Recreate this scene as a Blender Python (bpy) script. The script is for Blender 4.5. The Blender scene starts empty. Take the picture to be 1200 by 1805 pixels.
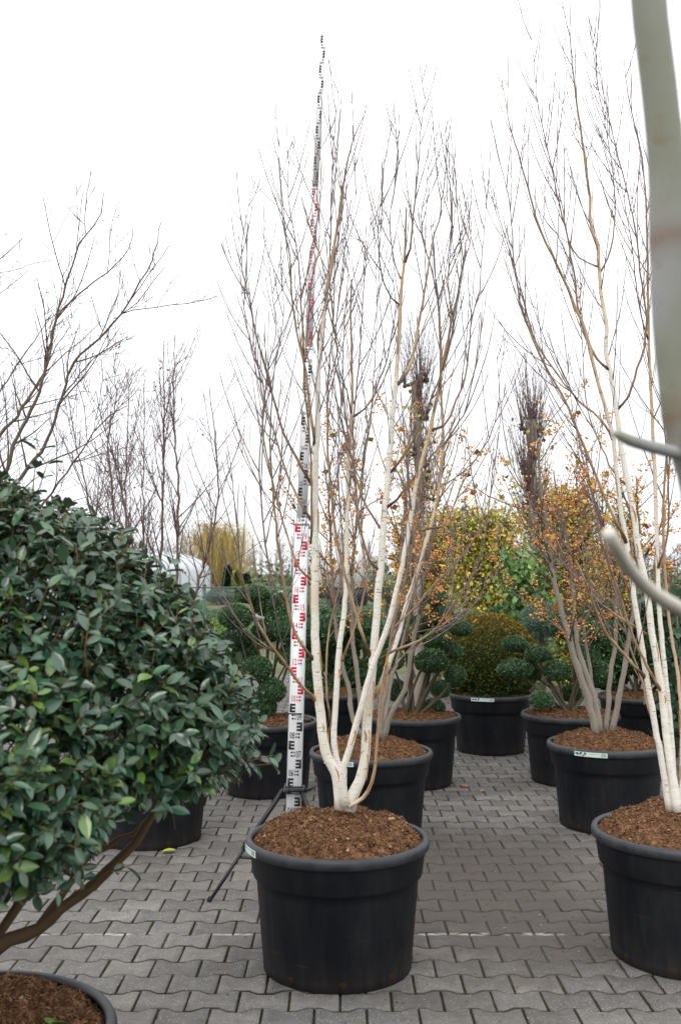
import bpy, math, random
import numpy as np
from mathutils import Vector, Matrix, noise as mnoise

random.seed(7)
RNG = np.random.RandomState(11)
SC = bpy.context.scene
COL = SC.collection

# ------------------------------------------------------------------ camera
W, H = 1200.0, 1805.0
F = 1755.0                       # 35 mm lens, portrait full frame
CAM_H = 1.72
PITCH = math.atan((1010.0 - H / 2) / F)
cam_d = bpy.data.cameras.new('camera')
cam_d.sensor_fit = 'VERTICAL'; cam_d.sensor_height = 36.0; cam_d.sensor_width = 24.0; cam_d.lens = 35.0
cam_d.clip_start = 0.05; cam_d.clip_end = 2000.0
cam_d.dof.use_dof = True; cam_d.dof.focus_distance = 4.7; cam_d.dof.aperture_fstop = 5.0
cam = bpy.data.objects.new('camera', cam_d); COL.objects.link(cam)
cam.location = (0, 0, CAM_H); cam.rotation_euler = (math.pi / 2 + PITCH, 0, 0)
SC.camera = cam

# ------------------------------------------------------------------ sky, sun, exposure
SUN_EL, SUN_ROT = math.radians(42), math.radians(200)
world = bpy.data.worlds.new('World'); SC.world = world; world.use_nodes = True
wn = world.node_tree; wn.nodes.clear()
w_out = wn.nodes.new('ShaderNodeOutputWorld'); w_bg = wn.nodes.new('ShaderNodeBackground')
w_sky = wn.nodes.new('ShaderNodeTexSky'); w_sky.sky_type = 'NISHITA'; w_sky.sun_disc = False
w_sky.sun_elevation = SUN_EL; w_sky.sun_rotation = SUN_ROT; w_sky.dust_density = 3.0
w_mix = wn.nodes.new('ShaderNodeMix'); w_mix.data_type = 'RGBA'
w_mix.inputs[0].default_value = 0.93
w_tc = wn.nodes.new('ShaderNodeTexCoord'); w_sep = wn.nodes.new('ShaderNodeSeparateXYZ'); w_ramp = wn.nodes.new('ShaderNodeValToRGB'); w_mul = wn.nodes.new('ShaderNodeVectorMath')
w_ramp.color_ramp.elements[0].position = 0.0; w_ramp.color_ramp.elements[0].color = (.520, .532, .550, 1)      # overcast cloud layer, brighter towards the zenith
w_ramp.color_ramp.elements[1].position = 1.0; w_ramp.color_ramp.elements[1].color = (.985, .99, 1, 1)
w_mul.operation = 'SCALE'; w_mul.inputs['Scale'].default_value = 16.5
wn.links.new(w_tc.outputs['Generated'], w_sep.inputs[0]); wn.links.new(w_sep.outputs[2], w_ramp.inputs[0]); wn.links.new(w_ramp.outputs[0], w_mul.inputs[0]); wn.links.new(w_mul.outputs[0], w_mix.inputs[7])
w_bg.inputs['Strength'].default_value = 0.12
wn.links.new(w_sky.outputs[0], w_mix.inputs[6]); wn.links.new(w_mix.outputs[2], w_bg.inputs[0])
wn.links.new(w_bg.outputs[0], w_out.inputs[0])
sun_d = bpy.data.lights.new('sun', 'SUN'); sun_d.energy = 1.0; sun_d.angle = math.radians(25); sun_d.color = (1, .97, .93)
sun = bpy.data.objects.new('sun', sun_d); COL.objects.link(sun)
sun.rotation_euler = (math.radians(48), 0, math.radians(-20)); sun.location = (0, -5, 12)
SC.view_settings.view_transform = 'Standard'; SC.view_settings.look = 'None'
SC.view_settings.exposure = 0.22; SC.view_settings.gamma = 1.0; SC.view_settings.use_curve_mapping = False
SC.cycles.use_denoising = True; SC.cycles.denoising_prefilter = 'ACCURATE'; SC.cycles.denoising_input_passes = 'RGB_ALBEDO_NORMAL'; SC.cycles.max_bounces = 6; SC.cycles.transparent_max_bounces = 4

# ------------------------------------------------------------------ pixel <-> place
_c, _s = math.cos(PITCH), math.sin(PITCH)
def P(px, py, D):
    a = (px - 600.0) / F; b = (H / 2 - py) / F
    d = Vector((a, _c - b * _s, _s + b * _c))
    return Vector((0, 0, CAM_H)) + d * (D / d.y)
def X(px, D): return (px - 600.0) / F * D
def G(px, py):
    a = (px - 600.0) / F; b = (H / 2 - py) / F
    d = Vector((a, _c - b * _s, _s + b * _c)); t = CAM_H / -d.z
    return Vector((d.x * t, d.y * t, 0))
def to_px(p):
    x, y, z = p[0], p[1], p[2] - CAM_H
    fw = y * _c + z * _s; up = -y * _s + z * _c
    return 600 + F * x / fw, H / 2 - F * up / fw, fw

# ------------------------------------------------------------------ materials
def mat(name, build):
    m = bpy.data.materials.new(name); m.use_nodes = True
    nt = m.node_tree; nt.nodes.clear()
    out = nt.nodes.new('ShaderNodeOutputMaterial'); b = nt.nodes.new('ShaderNodeBsdfPrincipled')
    nt.links.new(b.outputs[0], out.inputs[0])
    build(nt, b)
    return m
def nd(nt, t, **kw):
    n = nt.nodes.new(t)
    for k, v in kw.items(): setattr(n, k, v)
    return n
def coords(nt, kind='Object', scale=(1, 1, 1)):
    tc = nd(nt, 'ShaderNodeTexCoord'); mp = nd(nt, 'ShaderNodeMapping')
    mp.inputs['Scale'].default_value = scale
    if kind == 'World':
        g = nd(nt, 'ShaderNodeNewGeometry'); nt.links.new(g.outputs['Position'], mp.inputs[0])
    else: nt.links.new(tc.outputs[kind], mp.inputs[0])
    return mp.outputs[0]
def noise(nt, vec, scale, detail=4, rough=.55):
    n = nd(nt, 'ShaderNodeTexNoise'); n.inputs['Scale'].default_value = scale
    n.inputs['Detail'].default_value = detail; n.inputs['Roughness'].default_value = rough
    nt.links.new(vec, n.inputs['Vector']); return n.outputs[0]
def ramp(nt, fac, stops):
    r = nd(nt, 'ShaderNodeValToRGB'); e = r.color_ramp.elements
    while len(e) < len(stops): e.new(.5)
    for el, (p, c) in zip(e, stops):
        el.position = p; el.color = (c, c, c, 1) if isinstance(c, (int, float)) else tuple(c) + (1,)
    nt.links.new(fac, r.inputs[0]); return r.outputs[0]
def mix(nt, fac, a, b, mode='MIX'):
    m = nd(nt, 'ShaderNodeMix', data_type='RGBA', blend_type=mode)
    for i, v in ((0, fac), (6, a), (7, b)):
        if hasattr(v, 'is_linked'): nt.links.new(v, m.inputs[i])
        elif i == 0: m.inputs[0].default_value = v
        else: m.inputs[i].default_value = tuple(v) + (1,)
    return m.outputs[2]
def math_(nt, op, a, b=0.0):
    m = nd(nt, 'ShaderNodeMath', operation=op)
    for i, v in ((0, a), (1, b)):
        if hasattr(v, 'is_linked'): nt.links.new(v, m.inputs[i])
        else: m.inputs[i].default_value = v
    return m.outputs[0]
def attr(nt, name='Col'):
    return nd(nt, 'ShaderNodeAttribute', attribute_name=name).outputs['Color']
def bump(nt, b, h, strength, dist):
    bp = nd(nt, 'ShaderNodeBump'); bp.inputs['Strength'].default_value = strength; bp.inputs['Distance'].default_value = dist
    nt.links.new(h, bp.inputs['Height']); nt.links.new(bp.outputs[0], b.inputs['Normal'])
def base(nt, b, c): nt.links.new(c, b.inputs['Base Color'])
def rough(b, v, spec=.5): b.inputs['Roughness'].default_value = v; b.inputs['Specular IOR Level'].default_value = spec

def _flat(c, r=.6, var=.15, sc=12, spec=.4):
    def f(nt, b):
        v = coords(nt); n = noise(nt, v, sc)
        base(nt, b, mix(nt, n, [x * (1 - var) for x in c], [min(1, x * (1 + var)) for x in c])); rough(b, r, spec)
    return f
def _bark_attr(spec=.25, sx=(1, 1, 1), marks=0.0):
    def f(nt, b):
        v = coords(nt, 'Object', (22, 22, 70)); n = noise(nt, v, 1.0, 5)
        c = mix(nt, 1.0, attr(nt), ramp(nt, n, [(.25, .84), (.5, .97), (.75, 1.07)]), 'MULTIPLY')
        if marks:
            v2 = coords(nt, 'Object', (26, 26, 130)); n2 = noise(nt, v2, 1.0, 2)
            c = mix(nt, ramp(nt, n2, [(.63, 0), (.69, marks)]), c, (.20, .12, .07))
            v3 = coords(nt, 'Object', (9, 9, 5)); n3 = noise(nt, v3, 1.0, 3)
            c = mix(nt, ramp(nt, n3, [(.56, 0), (.70, .55)]), c, (.62, .46, .28))
        base(nt, b, c); rough(b, .75, spec); bump(nt, b, n, .25, .004)
    return f
def _leafm(r=.4, trans=0.0, spec=.5):
    def f(nt, b):
        oi = nd(nt, 'ShaderNodeObjectInfo').outputs['Random']
        v = ramp(nt, oi, [(0, .78), (1, 1.25)])
        base(nt, b, mix(nt, 1.0, attr(nt), v, 'MULTIPLY')); rough(b, r, spec)
        if trans:
            b.inputs['Subsurface Weight'].default_value = 0
    return f
def _shrub_leaf(nt, b):
    g = nd(nt, 'ShaderNodeNewGeometry')
    oi = nd(nt, 'ShaderNodeObjectInfo').outputs['Random']
    c = mix(nt, 1.0, attr(nt), ramp(nt, oi, [(0, .8), (1, 1.2)]), 'MULTIPLY')
    c = mix(nt, g.outputs['Backfacing'], c, (.11, .15, .085))       # pale leaf underside
    v = coords(nt, 'Object', (1, 1, 1)); n = noise(nt, v, 60, 3)
    c = mix(nt, ramp(nt, n, [(.55, 0), (.9, .35)]), c, (.17, .20, .12))
    base(nt, b, c); rough(b, .24, .62)

def _pot(nt, b):
    v = coords(nt, 'Object', (7, 7, 2)); n = noise(nt, v, 1.0, 6, .65)
    v2 = coords(nt, 'Object', (40, 40, 6)); n2 = noise(nt, v2, 1.0, 4)
    sx = nd(nt, 'ShaderNodeSeparateXYZ'); tc = nd(nt, 'ShaderNodeTexCoord'); nt.links.new(tc.outputs['Object'], sx.inputs[0])
    splash = ramp(nt, sx.outputs[2], [(.0, .30), (.06, .10), (.15, .0)])       # dried mud splashed up from the paving
    dust = math_(nt, 'MULTIPLY', ramp(nt, n, [(.42, 0), (.75, .32)]), ramp(nt, n2, [(.3, .4), (.7, 1)]))
    c = mix(nt, dust, (.0055, .0066, .0095), (.055, .053, .050))
    c = mix(nt, math_(nt, 'MULTIPLY', splash, n2), c, (.13, .10, .075))
    v3 = coords(nt, 'Object', (5, 5, 90)); n3 = noise(nt, v3, 1.0, 2)
    c = mix(nt, ramp(nt, n3, [(.70, 0), (.78, .12)]), c, (.22, .22, .21))
    base(nt, b, c); nt.links.new(ramp(nt, n, [(.3, .42), (.8, .66)]), b.inputs['Roughness'])
    b.inputs['Specular IOR Level'].default_value = .20
    bump(nt, b, n2, .08, .003)
def _rim(nt, b):
    v = coords(nt, 'Object', (14, 14, 14)); n = noise(nt, v, 1.0, 5)
    base(nt, b, mix(nt, ramp(nt, n, [(.4, 0), (.8, .6)]), (.014, .016, .021), (.055, .056, .060)))
    nt.links.new(ramp(nt, n, [(.3, .40), (.8, .62)]), b.inputs['Roughness']); bump(nt, b, n, .06, .003)
def _soil(nt, b):
    v = coords(nt, 'Object'); n = noise(nt, v, 26, 6, .7); n2 = noise(nt, v, 6, 3)
    c = ramp(nt, n, [(.28, (.026, .013, .008)), (.45, (.115, .057, .030)), (.6, (.22, .118, .063)), (.78, (.34, .20, .115))])
    c = mix(nt, ramp(nt, n2, [(.4, 0), (.7, .35)]), c, (.10, .055, .03))
    base(nt, b, c); rough(b, .95, .1); bump(nt, b, n, .9, .012)
def _fibre(nt, b):
    base(nt, b, attr(nt)); rough(b, .9, .1)
def stain(nt, w):
    # trodden-in compost in the aisle between the tubs
    pos = nd(nt, 'ShaderNodeNewGeometry').outputs['Position']; sx = nd(nt, 'ShaderNodeSeparateXYZ'); nt.links.new(pos, sx.inputs[0])
    dx = math_(nt, 'DIVIDE', math_(nt, 'SUBTRACT', sx.outputs[0], 0.85), 0.85); dy = math_(nt, 'DIVIDE', math_(nt, 'SUBTRACT', sx.outputs[1], 5.6), 1.5)
    d = math_(nt, 'SQRT', math_(nt, 'ADD', math_(nt, 'MULTIPLY', dx, dx), math_(nt, 'MULTIPLY', dy, dy)))
    n5 = noise(nt, w, 2.6, 6, .7)
    st = ramp(nt, math_(nt, 'ADD', math_(nt, 'SUBTRACT', 1.0, d), math_(nt, 'SUBTRACT', n5, .5)), [(-.0, 0), (.3, .7), (.6, .93)])
    return st, sx
def _paver(nt, b):
    w = coords(nt, 'World'); oi = nd(nt, 'ShaderNodeObjectInfo').outputs['Random']
    at = attr(nt); sp = nd(nt, 'ShaderNodeSeparateColor'); nt.links.new(at, sp.inputs[0])
    r = math_(nt, 'FRACT', math_(nt, 'ADD', math_(nt, 'MULTIPLY', oi, 7.31), sp.outputs[0]))
    c = ramp(nt, r, [(0, (.108, .103, .098)), (.4, (.140, .134, .128)), (.7, (.155, .148, .140)), (1, (.195, .182, .168))])
    n = noise(nt, w, 190, 3, .75); c = mix(nt, 1.0, c, ramp(nt, n, [(.3, .42), (.5, 1.0), (.7, 1.62)]), 'MULTIPLY')
    vo = nd(nt, 'ShaderNodeTexVoronoi', feature='F1'); vo.inputs['Scale'].default_value = 85; nt.links.new(w, vo.inputs['Vector'])
    vs = nd(nt, 'ShaderNodeSeparateColor'); nt.links.new(vo.outputs['Color'], vs.inputs[0])
    dots = math_(nt, 'MULTIPLY', ramp(nt, vo.outputs['Distance'], [(.18, 1), (.30, 0)]), ramp(nt, vs.outputs[0], [(.55, 0), (.75, .9)]))
    c = mix(nt, dots, c, (.40, .39, .37))       # exposed pale aggregate
    n4 = noise(nt, w, 1.4, 7, .7); c = mix(nt, ramp(nt, n4, [(.35, .0), (.65, .6)]), c, (.088, .077, .066))
    n9 = noise(nt, w, 14, 5, .7); c = mix(nt, 1.0, c, ramp(nt, n9, [(.3, .78), (.5, 1.0), (.7, 1.2)]), 'MULTIPLY')
    st, sx = stain(nt, w)
    c = mix(nt, st, c, mix(nt, n, (.040, .033, .028), (.100, .085, .073)))
    # old chalk line worn into the paving
    ln = ramp(nt, math_(nt, 'ABSOLUTE', math_(nt, 'SUBTRACT', sx.outputs[1], 4.86)), [(.006, 1), (.018, 0)])
    n6 = noise(nt, coords(nt, 'World', (4, 1, 1)), 1.5, 4)
    c = mix(nt, math_(nt, 'MULTIPLY', ln, ramp(nt, n6, [(.42, 0), (.62, .6)])), c, (.55, .54, .52))
    n7 = noise(nt, w, 3.3, 4); c = mix(nt, ramp(nt, n7, [(.62, 0), (.8, .35)]), c, (.075, .085, .045))   # algae
    n8 = noise(nt, w, 9, 4); jm = math_(nt, 'MULTIPLY', ramp(nt, sp.outputs[1], [(.1, 0), (.75, .95)]), ramp(nt, n8, [(.32, .25), (.58, 1)]))
    jm = math_(nt, 'MULTIPLY', jm, math_(nt, 'SUBTRACT', 1.0, math_(nt, 'MULTIPLY', st, .75)))
    c = mix(nt, jm, c, mix(nt, ramp(nt, n7, [(.4, 0), (.6, 1)]), (.020, .015, .011), (.028, .032, .012)))
    base(nt, b, c); rough(b, .82, .3); bump(nt, b, n, .35, .002)
def _ground(nt, b):
    w = coords(nt, 'World'); n = noise(nt, w, 30, 5); n2 = noise(nt, w, 4, 4)
    c = ramp(nt, n, [(.3, (.010, .008, .006)), (.55, (.026, .021, .015)), (.75, (.05, .044, .028))])
    c = mix(nt, ramp(nt, n2, [(.45, 0), (.65, .7)]), c, (.032, .045, .013))
    st, _ = stain(nt, w); c = mix(nt, st, c, mix(nt, n, (.038, .031, .026), (.09, .076, .065)))
    g = noise(nt, w, .35, 5); field = ramp(nt, g, [(.3, (.13, .10, .055)), (.5, (.10, .12, .05)), (.7, (.17, .15, .08))])
    sx = nd(nt, 'ShaderNodeSeparateXYZ'); nt.links.new(nd(nt, 'ShaderNodeNewGeometry').outputs['Position'], sx.inputs[0])
    base(nt, b, mix(nt, ramp(nt, math_(nt, 'MULTIPLY', sx.outputs[1], .02), [(.32, 0), (.335, 1)]), c, field)); rough(b, .95, .1)
    bump(nt, b, n, .6, .01)

M = {
    'birch': mat('birch bark', _bark_attr(.3, marks=.75)), 'bark': mat('grey bark', _bark_attr(.25)),
    'leaf': mat('small leaves', _leafm(.45, spec=.4)), 'shrub_leaf': mat('glossy shrub leaves', _shrub_leaf),
    'fruit': mat('ripe fruit', _leafm(.3)), 'pot': mat('black plastic', _pot), 'rim': mat('worn plastic rim', _rim),
    'soil': mat('compost', _soil), 'fibre': mat('compost fibre', _fibre), 'paver': mat('concrete paver', _paver), 'ground': mat('ground', _ground),
    'label': mat('mint label', _flat((.60, .72, .66), .45, .05)), 'ink': mat('black ink', _flat((.012, .012, .013), .5, .1)),
    'staff_white': mat('white enamel', _flat((.74, .75, .76), .35, .05, 6)), 'staff_red': mat('red enamel', _flat((.62, .02, .06), .4, .08)),
    'black_metal': mat('black metal', _flat((.016, .017, .019), .45, .2)), 'hole': mat('wet compost', _flat((.035, .020, .011), .95, .6, 90, .1)),
    'flap': mat('peeling bark', _flat((.42, .25, .10), .7, .35, 30)), 'fence': mat('green coated steel', _flat((.05, .12, .09), .5, .15)),
    'film': mat('greenhouse film', _flat((.62, .66, .70), .5, .06, .4)), 'white': mat('white paint', _flat((.72, .73, .72), .4, .06, 1)),
    'tyre': mat('tyre rubber', _flat((.014, .014, .015), .8, .2)), 'glass': mat('dark glass', _flat((.03, .035, .04), .12, .1)),
    'grey': mat('grey metal', _flat((.25, .26, .27), .5, .1)), 'road': mat('asphalt', _flat((.20, .20, .205), .85, .15, 3, .2)),
    'red_car': mat('car paint', _flat((.10, .11, .13), .3, .05)), 'dryleaf': mat('dry leaf', _flat((.36, .15, .05), .7, .4, 40)),
    'yleaf': mat('yellow green leaf', _flat((.36, .42, .06), .55, .3, 30)), 'gleaf': mat('fresh leaf', _flat((.10, .22, .03), .45, .2, 30)),
    'wood': mat('wood chip', _flat((.36, .22, .11), .85, .3, 50)), 'cone': mat('orange plastic', _flat((.55, .07, .03), .5, .1)),
}

# ------------------------------------------------------------------ mesh helpers
def np_mesh(name, V, Fc, col=None, smooth=False, material=None):
    """V (n,3); Fc list of (m,k) int arrays."""
    me = bpy.data.meshes.new(name)
    V = np.asarray(V, np.float32); Fc = [np.asarray(f, np.int32) for f in Fc if len(f)]
    loops = np.concatenate([f.ravel() for f in Fc]); tot = np.concatenate([np.full(len(f), f.shape[1], np.int32) for f in Fc])
    start = np.concatenate([[0], np.cumsum(tot)[:-1]]).astype(np.int32)
    me.vertices.add(len(V)); me.vertices.foreach_set('co', V.ravel())
    me.loops.add(len(loops)); me.loops.foreach_set('vertex_index', loops)
    me.polygons.add(len(tot)); me.polygons.foreach_set('loop_start', start); me.polygons.foreach_set('loop_total', tot)
    if smooth: me.polygons.foreach_set('use_smooth', np.ones(len(tot), bool))
    if col is not None:
        a = me.attributes.new('Col', 'FLOAT_COLOR', 'POINT'); c = np.ones((len(V), 4), np.float32); c[:, :3] = col
        a.data.foreach_set('color', c.ravel())
    me.update(calc_edges=True)
    if material: me.materials.append(material)
    return me
def link(name, data, parent=None, loc=None, rz=None):
    o = bpy.data.objects.new(name, data); COL.objects.link(o)
    if loc is not None: o.location = loc
    if rz is not None: o.rotation_euler = (0, 0, rz)
    if parent is not None: o.parent = parent
    return o
def thing(name, label, cat, loc=(0, 0, 0), rz=0, group=None, data=None):
    o = link(name, data, None, loc, rz); o['label'] = label; o['category'] = cat
    if group: o['group'] = group
    return o
class Soup:
    """collects pieces for ONE mesh (vertex colour, tris + quads)."""
    def __init__(s): s.V = []; s.Q = []; s.T = []; s.C = []; s.n = 0
    def add(s, V, Q=None, T=None, col=(1, 1, 1)):
        V = np.asarray(V, float); s.V.append(V)
        if Q is not None and len(Q): s.Q.append(np.asarray(Q) + s.n)
        if T is not None and len(T): s.T.append(np.asarray(T) + s.n)
        c = np.asarray(col, float); s.C.append(np.broadcast_to(c, (len(V), 3)) if c.ndim == 1 else c); s.n += len(V)
    def box(s, lo, hi, col=(1, 1, 1)):
        (a, b, c), (d, e, f) = lo, hi
        s.add([(a,b,c),(d,b,c),(d,e,c),(a,e,c),(a,b,f),(d,b,f),(d,e,f),(a,e,f)],
              [(0,3,2,1),(4,5,6,7),(0,1,5,4),(1,2,6,5),(2,3,7,6),(3,0,4,7)], None, col)
    def tube(s, pts, rad, sides=5, col=None, colf=None, cap=True):
        pts = np.asarray(pts, float); n = len(pts); rad = np.broadcast_to(np.asarray(rad, float), (n,))
        t = np.gradient(pts, axis=0); t /= np.linalg.norm(t, axis=1)[:, None] + 1e-9
        ref = np.array([0, 1, 0.0]) if abs(t[:, 1]).mean() < .8 else np.array([1, 0, 0.0])
        u = np.cross(t, ref); u /= np.linalg.norm(u, axis=1)[:, None] + 1e-9; v = np.cross(t, u)
        a = np.arange(sides) * 2 * math.pi / sides
        V = pts[:, None] + rad[:, None, None] * (np.cos(a)[None, :, None] * u[:, None] + np.sin(a)[None, :, None] * v[:, None])
        i = np.arange(n - 1)[:, None] * sides; j = np.arange(sides)[None]; k = (j + 1) % sides
        Q = np.stack([i + j, i + k, i + k + sides, i + j + sides], -1).reshape(-1, 4)
        V = V.reshape(-1, 3); T = []
        if cap:
            V = np.vstack([V, pts[-1] + t[-1] * rad[-1] * .5, pts[0] - t[0] * rad[0] * .3]); e = (n - 1) * sides
            T = [(e + q, e + (q + 1) % sides, len(V) - 2) for q in range(sides)] + [((q + 1) % sides, q, len(V) - 1) for q in range(sides)]
        c = (1, 1, 1)
        if col is not None: c = col
        elif colf is not None:
            c = np.repeat(colf(rad), sides, axis=0)
            if cap: c = np.vstack([c, c[-1], c[0]])
        s.add(V, Q, T, c)
    def lathe(s, prof, seg=64, mod=None):
        prof = np.asarray(prof, float); n = len(prof); a = np.arange(seg) * 2 * math.pi / seg
        r = prof[:, 0][:, None] * np.ones(seg)
        if mod is not None: r = mod(r, prof, a)
        V = np.stack([r * np.cos(a), r * np.sin(a), prof[:, 1][:, None] * np.ones(seg)], -1).reshape(-1, 3)
        i = np.arange(n - 1)[:, None] * seg; j = np.arange(seg)[None]; k = (j + 1) % seg
        s.add(V, np.stack([i + j, i + k, i + k + seg, i + j + seg], -1).reshape(-1, 4))
    def scatter(s, tv, tq, R, pos, sc, col, tt=None):
        """copies of a template: tv (k,3), R (N,3,3), pos (N,3), sc (N,), col (N,3)"""
        tv = np.asarray(tv, float); N = len(pos); k = len(tv)
        sc = np.asarray(sc, float); sc = sc[:, None, None] if sc.ndim == 1 else sc[:, None, :]
        V = np.einsum('nij,nkj->nki', R, tv[None] * sc) + np.asarray(pos)[:, None]
        off = (np.arange(N) * k)[:, None, None]
        Q = (np.asarray(tq)[None] + off).reshape(-1, 4) if tq is not None and len(tq) else None
        T = (np.asarray(tt)[None] + off).reshape(-1, 3) if tt is not None and len(tt) else None
        s.add(V.reshape(-1, 3), Q, T, np.repeat(np.asarray(col, float), k, axis=0))
    def mesh(s, name, material, smooth=False):
        V = np.vstack(s.V); f = []
        if s.Q: f.append(np.vstack(s.Q))
        if s.T: f.append(np.vstack(s.T))
        return np_mesh(name, V, f, np.vstack(s.C), smooth, material)
def frames(d, roll):
    """rotation matrices whose local Y is d, rolled about it"""
    d = d / (np.linalg.norm(d, axis=1)[:, None] + 1e-9)
    up = np.where(np.abs(d[:, 2:3]) < .95, np.array([[0, 0, 1.0]]), np.array([[1.0, 0, 0]]))
    x = np.cross(d, up); x /= np.linalg.norm(x, axis=1)[:, None] + 1e-9; z = np.cross(x, d)
    c, q = np.cos(roll)[:, None], np.sin(roll)[:, None]
    return np.stack([x * c + z * q, d, z * c - x * q], -1)
def unit(n, rng=RNG):
    v = rng.normal(size=(n, 3)); return v / np.linalg.norm(v, axis=1)[:, None]
def catmull(pts, step):
    pts = np.asarray(pts, float)
    if len(pts) < 3:
        n = max(2, int(np.linalg.norm(pts[-1] - pts[0]) / step)); return pts[0] + (pts[-1] - pts[0]) * np.linspace(0, 1, n)[:, None]
    e = np.vstack([2 * pts[0] - pts[1], pts, 2 * pts[-1] - pts[-2]]); out = []
    for i in range(len(pts) - 1):
        a, b, c, d = e[i:i + 4]; n = max(1, int(np.linalg.norm(c - b) / step + .5)); t = (np.arange(n) / n)[:, None]
        out.append(.5 * (2 * b + (c - a) * t + (2 * a - 5 * b + 4 * c - d) * t ** 2 + (3 * b - a - 3 * c + d) * t ** 3))
    return np.vstack(out + [pts[-1:]])

LEAF4 = (np.array([(0, 0, 0), (.5, .45, .06), (0, 1, -.05), (-.5, .45, .06)]), [(0, 1, 2, 3)])
_lo = [(.10, .06), (.21, .24), (.25, .46), (.19, .72), (.07, .92)]
LEAF8 = (np.array([(0, 0, 0)] + [(x, y, .30 * x + .02) for x, y in _lo] + [(0, 1, -.10)] + [(-x, y, .30 * x + .02) for x, y in _lo[::-1]] + [(0, .25, .0), (0, .5, .0), (0, .75, -.03)]), None)
LEAF8_Q = [(12, 2, 3, 13), (13, 3, 4, 14), (10, 12, 13, 9), (9, 13, 14, 8), (0, 1, 2, 12), (0, 12, 10, 11), (14, 4, 5, 6), (8, 14, 6, 7)]; LEAF8_T = []

# ------------------------------------------------------------------ ground and paving
s = Soup(); s.add([(-700, -60, -.0085), (700, -60, -.0085), (700, 1500, -.0085), (-700, 1500, -.0085)], [(0, 1, 2, 3)])
g = link('ground', s.mesh('ground', M['ground'])); g['kind'] = 'structure'
s = Soup(); s.add([(-60, 37, -.003), (60, 37, -.003), (60, 47.5, -.003), (-60, 47.5, -.003)], [(0, 1, 2, 3)])
g = link('road', s.mesh('road', M['road'])); g['kind'] = 'structure'

PL, PP, PA, GAP = .205, .165, .0150, .0065
def paver_outline(inset):
    h = PP / 2 - GAP / 2 - inset; l = PL / 2 - GAP / 2 - inset; a = PA
    top = [(-l, h + a), (-.070, h + a), (-.030, h - a), (.030, h - a), (.070, h + a), (l, h + a)]
    return top[::-1] + [(x, -y) for x, y in top]
o0 = np.array(paver_outline(.0055)); o1 = np.array(paver_outline(0))
PV = np.vstack([np.c_[o0, np.zeros(12)], np.c_[o1, np.full(12, -.004)], np.c_[o1, np.full(12, -.024)]])
PQ = [(12 + i, 12 + (i + 1) % 12, (i + 1) % 12, i) for i in range(12)] + [(24 + i, 24 + (i + 1) % 12, 12 + (i + 1) % 12, 12 + i) for i in range(12)]
PTOP = [(0, 1, 10, 11), (1, 2, 9, 10), (2, 3, 8, 9), (3, 4, 7, 8), (4, 5, 6, 7)]
PQ = PQ + PTOP
EDGE = np.r_[np.zeros(12), np.ones(24)]
paver_me = np_mesh('paver', PV, [PQ], np.c_[np.zeros(36), EDGE, EDGE], False, M['paver'])
pavement = link('pavement', None); pavement['kind'] = 'structure'
BIG = [(-.015, 4.5, .30), (1.52, 4.6, .30)]
spots = []
for r in range(14, 104):
    y = r * PP
    for c in range(-34, 36):
        x = c * PL + (PL / 2 if r % 2 else 0)
        spots.append((x, y))
vis, rest = [], []
for x, y in spots:
    px, py, d = to_px((x, y, 0))
    under = any((x - a) ** 2 + (y - b) ** 2 < q * q for a, b, q in BIG)
    hid = any(a - .36 < x - (y - b) * a / b < a + .36 and b < y < b + 1.9 for a, b, q in BIG)
    (vis if (-30 < px < 1230 and 0 < py < 1850 and not under and not hid) else rest).append((x, y))
vis.sort(key=lambda p: p[1]); rest += vis[300:]; vis = vis[:300]
rs = np.random.RandomState(3)
for x, y in vis:
    o = link('paver', paver_me, pavement, (x + rs.normal() * .0008, y + rs.normal() * .0008, rs.uniform(-.0022, .0018)))
    o.rotation_euler = (rs.normal() * .006, rs.normal() * .006, rs.normal() * .006)
s = Soup(); n = len(rest); pos = np.array([(x, y, 0) for x, y in rest]); pos[:, 2] = rs.uniform(-.0022, .0018, n)
a = rs.normal(size=n) * .006; R = np.zeros((n, 3, 3)); R[:, 0, 0] = np.cos(a); R[:, 0, 1] = -np.sin(a); R[:, 1, 0] = np.sin(a); R[:, 1, 1] = np.cos(a)
R[:, 2, 2] = 1; R[:, 2, 0] = rs.normal(size=n) * .006; R[:, 2, 1] = rs.normal(size=n) * .006
s.scatter(PV, PQ, R, pos, np.ones(n), np.repeat(rs.uniform(size=(n, 1)), 3, 1))
s.C[-1] = np.c_[s.C[-1][:, 0], np.tile(EDGE, n), np.tile(EDGE, n)]
o = link('distant_pavers', s.mesh('distant pavers', M['paver']), pavement); o['kind'] = 'stuff'

# ------------------------------------------------------------------ tubs with compost
PR, PH = .405, .56
def pot_mod(r, prof, a):
    g = np.abs(((a * 18 / (2 * math.pi)) % 1) - .5)          # shallow moulded panels
    k = np.clip((.46 - g) / .02, 0, 1)[None] * ((prof[:, 1] > .05) & (prof[:, 1] < .385))[:, None]
    return r - .003 * (1 - k) * ((prof[:, 1] > .05) & (prof[:, 1] < .385))[:, None]
s = Soup()
s.lathe([(.0, .012), (.30, .012), (.318, 0), (.325, .004), (.327, .04), (.329, .055), (.355, .36), (.3575, .395), (.372, .402), (.375, .41), (.388, .515), (.388, .53), (.376, .53), (.355, .40), (.34, .30)], 144, pot_mod)
POT_BODY = s.mesh('pot', M['pot'], True)
s = Soup(); s.lathe([(.3785, .512), (.399, .513), (.4045, .519), (.407, .53), (.406, .545), (.400, .556), (.389, .560), (.379, .556), (.376, .545)], 144)
POT_RIM = s.mesh('rim', M['rim'], True)
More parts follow.
